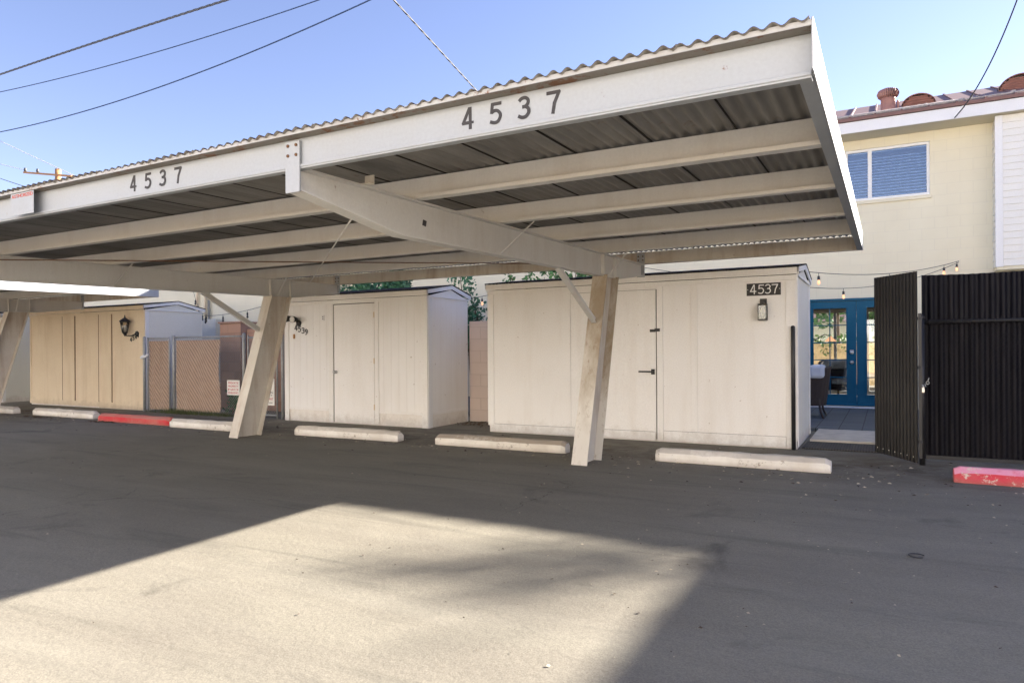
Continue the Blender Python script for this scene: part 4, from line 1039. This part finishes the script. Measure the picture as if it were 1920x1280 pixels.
# ---------------------------------------------------------------- wicker chair
t = thing('wicker_armchair', (-1.2, 12.9, .05), 'dark wicker armchair with a white cushion beside the blue doors', 'chair')
X, Yc, Z = -1.22, 12.75, .05
m = MB(); n = 16; prev = None
for k in range(n+1):
    a = -math.pi*.62 + k/n*math.pi*1.24; c_, s_ = math.cos(a), math.sin(a); top = .60+.26*max(0, c_)**.7; o = .05*(top-.4)
    cur = [(X+(.30)*c_, Yc+.30*s_, Z+.20), (X+(.38)*c_, Yc+.36*s_, Z+top), (X+(.42)*c_, Yc+.40*s_, Z+top-.01), (X+(.335)*c_, Yc+.335*s_, Z+.20)]
    if prev:
        for j in range(4): m.face(prev[j], cur[j], cur[(j+1) % 4], prev[(j+1) % 4])
    prev = cur
m.build('shell', M['wicker'], t, smooth=True)
m = MB(); m.box(X-.30, X+.26, Yc-.28, Yc+.28, Z+.2, Z+.33); m.build('seat', M['wicker'], t, bevel=.03)
for dx, dy in ((.27, .27), (.27, -.27), (-.27, .27), (-.27, -.27)):
    m = MB(); m.tube([(X+dx*.9, Yc+dy*.9, Z+.25), (X+dx*1.0, Yc+dy, Z+.1), (X+dx*1.15, Yc+dy*1.1, Z)], [.02, .018, .016], 8); m.build('leg', M['wicker'], t, smooth=True)
m = MB(); m.box(X-.24, X+.24, Yc-.25, Yc+.25, Z+.335, Z+.44); m.build('cushion', M['cushion'], t, bevel=.04)
m = MB(); m.box(X+.10, X+.33, Yc-.45, Yc+.12, Z+.66, Z+.88); m.build('cushion', M['cushion'], t, bevel=.05)

t = copy_tree(t); t.location = (-1.05, 16.9, .08); t.rotation_euler = (0, 0, 2.4); t['label'] = 'dark armchair inside the room behind the blue door glass'
m = MB()
for k in range(16): leaves(m, (-6.5+k*.6, 24.3, 1.15+random.uniform(-.15, .2)), .45, 160, .07)
tag(m.build('hedge', M['hedge']), 'yellow-green hedge over the yard fence behind the blue door glass', 'hedge')
m = MB()
for k in range(14): leaves(m, (random.uniform(-4, 1), 29+random.uniform(-.5, .5), random.uniform(2.3, 3.3)), .6, 120, .12)
tr = thing('tree', (-1.6, 29, 0), 'green tree beyond the yard seen through the blue door glass', 'tree')
m.build('crown', M['leaf2'], tr); m = MB(); m.tube([(-1.6, 29, 0), (-1.6, 29, 2.8)], [.12, .06], 8); m.build('trunk', M['bark'], tr)
# ---------------------------------------------------------------- string lights
def catenary(a, b, sag, n=16):
    a = Vector(a); b = Vector(b); return [a.lerp(b, k/n)-Vector((0, 0, sag*4*(k/n)*(1-k/n))) for k in range(n+1)]
def string(pts, bulbs, label, lit=True):
    t = thing('string_lights', pts[0], label, 'string lights', 'strings of patio bulbs')
    m = MB(); m.tube(pts, .005, 5); m.build('cable', M['wire'], t)
    for k in bulbs:
        i = int(k); f = k-i; p = pts[i].lerp(pts[min(i+1, len(pts)-1)], f)
        m = MB(); m.tube([p, p-Vector((0, 0, .05))], .004, 5); m.tube([p-Vector((0, 0, .045)), p-Vector((0, 0, .10))], [.016, .020], 8); s = m.build('socket', M['black'], t)
        m = MB(); q = p-Vector((0, 0, .10)); m.lathe(q, [(.012, 0), (.018, -.02), (.023, -.042), (.018, -.062), (.005, -.072)], 10)
        for fi in range(len(m.f)): m.f[fi] = tuple(reversed(m.f[fi]))
        m.build('bulb', M['bulb'] if lit else M['bulb_off'], s, smooth=True)
string(catenary((-.95, 10.45, 2.27), (1.17, 14.8, 2.76), .12), [.9, 7.6, 14.0, 15.7], 'upper string of lit bulbs from the plaque shed roof to the house wall')
string(catenary((-1.25, 11.6, 2.18), (1.17, 14.8, 2.74), .20), [4.3, 9.5], 'lower sagging string of lit bulbs above the blue doors')
string(catenary((-4.9, 13.0, 2.98), (-2.6, 11.9, 2.42), .02), [10.2], 'string with one bulb seen between carport beam and plaque shed roof')
string(catenary((-8.2, 11.2, 2.12), (-5.0, 11.4, 2.58), .10), [2.0, 7.3, 11.0], 'string of lit bulbs threaded through the dark shrub')
string(catenary((-13.58, 10.4, 2.02), (-9.4, 9.9, 2.55), .16), [.6, 3.2, 6.6, 10.0, 12.4], 'string of dark bulbs starting at the ochre shed eave', False)
string(catenary((-16.4, 12.3, 2.9), (-13.5, 10.5, 2.06), .22), [3, 7, 11, 14.6], 'string of dark bulbs by the electric meter conduit', False)

# ---------------------------------------------------------------- overhead wires and pole
def wire(pts, r, mat, label, group='overhead cables', twist=False, n=24, ext=(6, 6)):
    pts = [Vector(p) for p in pts]; m = MB()
    if len(pts) == 3:   # quadratic through three points
        a, b, c = pts; L = (b-a).length/((b-a).length+(c-b).length); out_ = []
        for k in range(-ext[0], n+ext[1]+1):
            q = k/n; out_.append(a*((q-L)*(q-1)/(L)) + b*(q*(q-1)/(L*(L-1))) + c*(q*(q-L)/(1-L)))
        pts = out_
    else:
        a, b = pts; pts = [a.lerp(b, k/n) for k in range(n+1)]
    if twist:
        dense = []
        for a, b in zip(pts, pts[1:]): dense += [a.lerp(b, j/8) for j in range(8)]
        for ph in (0, 2.1, 4.2): m.tube([p+Vector((math.cos(k*.45+ph), .3*math.sin(k*.45+ph), math.sin(k*.45+ph)))*r*1.0 for k, p in enumerate(dense)], r*.75, 5)
    else: m.tube(pts, r, 6)
    return tag(m.build('overhead_wire', mat, smooth=True), label, 'cable', group)
wire([(-21.26, 10, 8.83), (-16.09, 10, 8.735), (-12.16, 10, 8.63)], .019, M['wire_grey'], 'thick grey twisted cable, the highest at top left', twist=True)
wire([(-21.27, 10, 8.35), (-14.41, 10, 8.02), (-9.57, 10, 7.99)], .012, M['wire_blue'], 'thin dark cable between the thick one and the lowest one')
wire([(-21.28, 10, 7.26), (-13.5, 10, 7.25), (-8.32, 10, 7.68)], .014, M['wire_blue'], 'lowest dark cable crossing the sky at top left')
wire([(-7.83, 14.27, 6.3), (-7.01, 9, 6.91), (-6.0, 3.5, 9.0)], .013, M['wire_grey'], 'twisted service cable dropping behind the middle of the carport roof', twist=True) if False else None
a_, b_ = Vector((-7.01, 9, 6.91)), Vector((-7.83, 14.3, 6.54))
wire([a_+(a_-b_)*1.2, b_], .009, M['wire_grey'], 'twisted service cable dropping behind the middle of the carport roof', twist=True)
m = MB(); m.tube([(-7.83, 14.6, 5.4), (-7.83, 14.6, 6.6), (-7.83, 14.55, 6.68)], .04, 8); m.tube([(-7.83, 14.3, 6.54), (-7.83, 14.6, 6.55)], .012, 6)
tag(m.build('service_mast', M['galv'], smooth=True), 'metal service mast on the house roof holding the twisted cable', 'mast')
wire([(1.08, 14.285, 5.205), (1.30, 13.4, 5.36), (1.66, 12.0, 6.1)], .010, M['wire'], 'cable rising from the house eave at the right', ext=(0, 10))
wire([(-46.8, 22, 13.98), (-36, 22, 9.7)], .022, M['wire_pale'], 'upper pale cable far off at the left edge')
wire([(-46.8, 22, 12.6), (-43.9, 22, 11.84)], .02, M['wire_pale'], 'pale cable reaching the utility pole crossarm')
wire([(-46.8, 22, 11.73), (-44.2, 22, 10.95)], .018, M['wire'], 'short dark cable just above the carport roof at the left edge')
t = thing('utility_pole', (-40.7, 22, 0), 'distant wooden utility pole top with a crossarm above the carport roof', 'utility pole')
m = MB(); m.tube([(-40.7, 22, 0), (-40.7, 22, 11.5)], [.2, .15], 10); m.build('pole', M['wood_chip'], t, smooth=True)
m = MB(); m.bar((-44.0, 21.9, 11.72), (-39.2, 21.9, 10.9), .09, .10); m.build('crossarm', M['wood_chip'], t)
for q in (.03, .3): 
    m = MB(); m.lathe((-44.0+4.8*q, 21.9, 11.78-.82*q), [(.06, 0), (.09, .08), (.06, .14), (.08, .18), (.02, .22)], 8); m.build('insulator', M['wire_grey'], t, smooth=True)

# ---------------------------------------------------------------- litter
m = MB()
for k in range(1100):
    q = random.random()
    if q < .45: xx, yy = random.uniform(-16, 2), 7.25+abs(random.gauss(0, .5))*random.choice([-.5, 1.5])
    elif q < .75: xx, yy = random.uniform(-3, 2.5), random.uniform(2.5, 8)
    else: xx, yy = random.uniform(-12, 2), random.uniform(1.4, 8)
    a = random.uniform(0, 6.28); s = random.uniform(.003, .012)*(2.0 if yy > 6.0 else 1); e = random.uniform(.25, 1)
    u = Vector((math.cos(a), math.sin(a), 0))*s; v = Vector((-math.sin(a), math.cos(a), 0))*s*e; p = Vector((xx, yy, .003)); up = Vector((0, 0, s*.5))
    m.k = 0 if random.random() < .55 else 1
    m.face(p-u, p-v*.8+up, p+u+up*.3, p+v*.8)
tag(m.build('leaf_litter', [plain('dry_pale_leaf', (.38, .33, .25), .8, var=.4), plain('dark_dry_leaf', (.05, .035, .025), .8)]), 'small dry leaf bits scattered over the asphalt', 'litter', kind='stuff')
for (xx, w_, n_) in ((-14.1, .5, 60), (-12.0, .45, 60), (-5.9, .5, 90)):
    m = MB()
    for k in range(n_):
        p = Vector((xx+random.gauss(0, w_*.5), (7.2 if xx < -10 else 9.7)+random.gauss(0, .05 if xx < -10 else .16), .006)); a = random.uniform(0, 6.28); s = random.uniform(.012, .035)
        u = Vector((math.cos(a), math.sin(a), .2))*s; v = Vector((-math.sin(a), math.cos(a), .3))*s*.6; m.face(p-u, p-v+Vector((0, 0, s*.6)), p+u, p+v)
    lab = {-14.1: 'brown leaves heaped at the ochre shed wheel stop', -12.0: 'brown leaves heaped along the bright red wheel stop', -5.9: 'brown leaves below the pinkish block wall'}[xx]
    tag(m.build('leaf_pile', M['bark']), lab, 'leaves', kind='stuff')
m = MB(); m.tube([(.15+.042*math.cos(a), 4.6+.042*math.sin(a), .008) for a in [.5+k*.33 for k in range(16)]], .0035, 6)
tag(m.build('broken_ring', M['black'], smooth=True), 'small open black ring lying on the asphalt at right', 'ring')
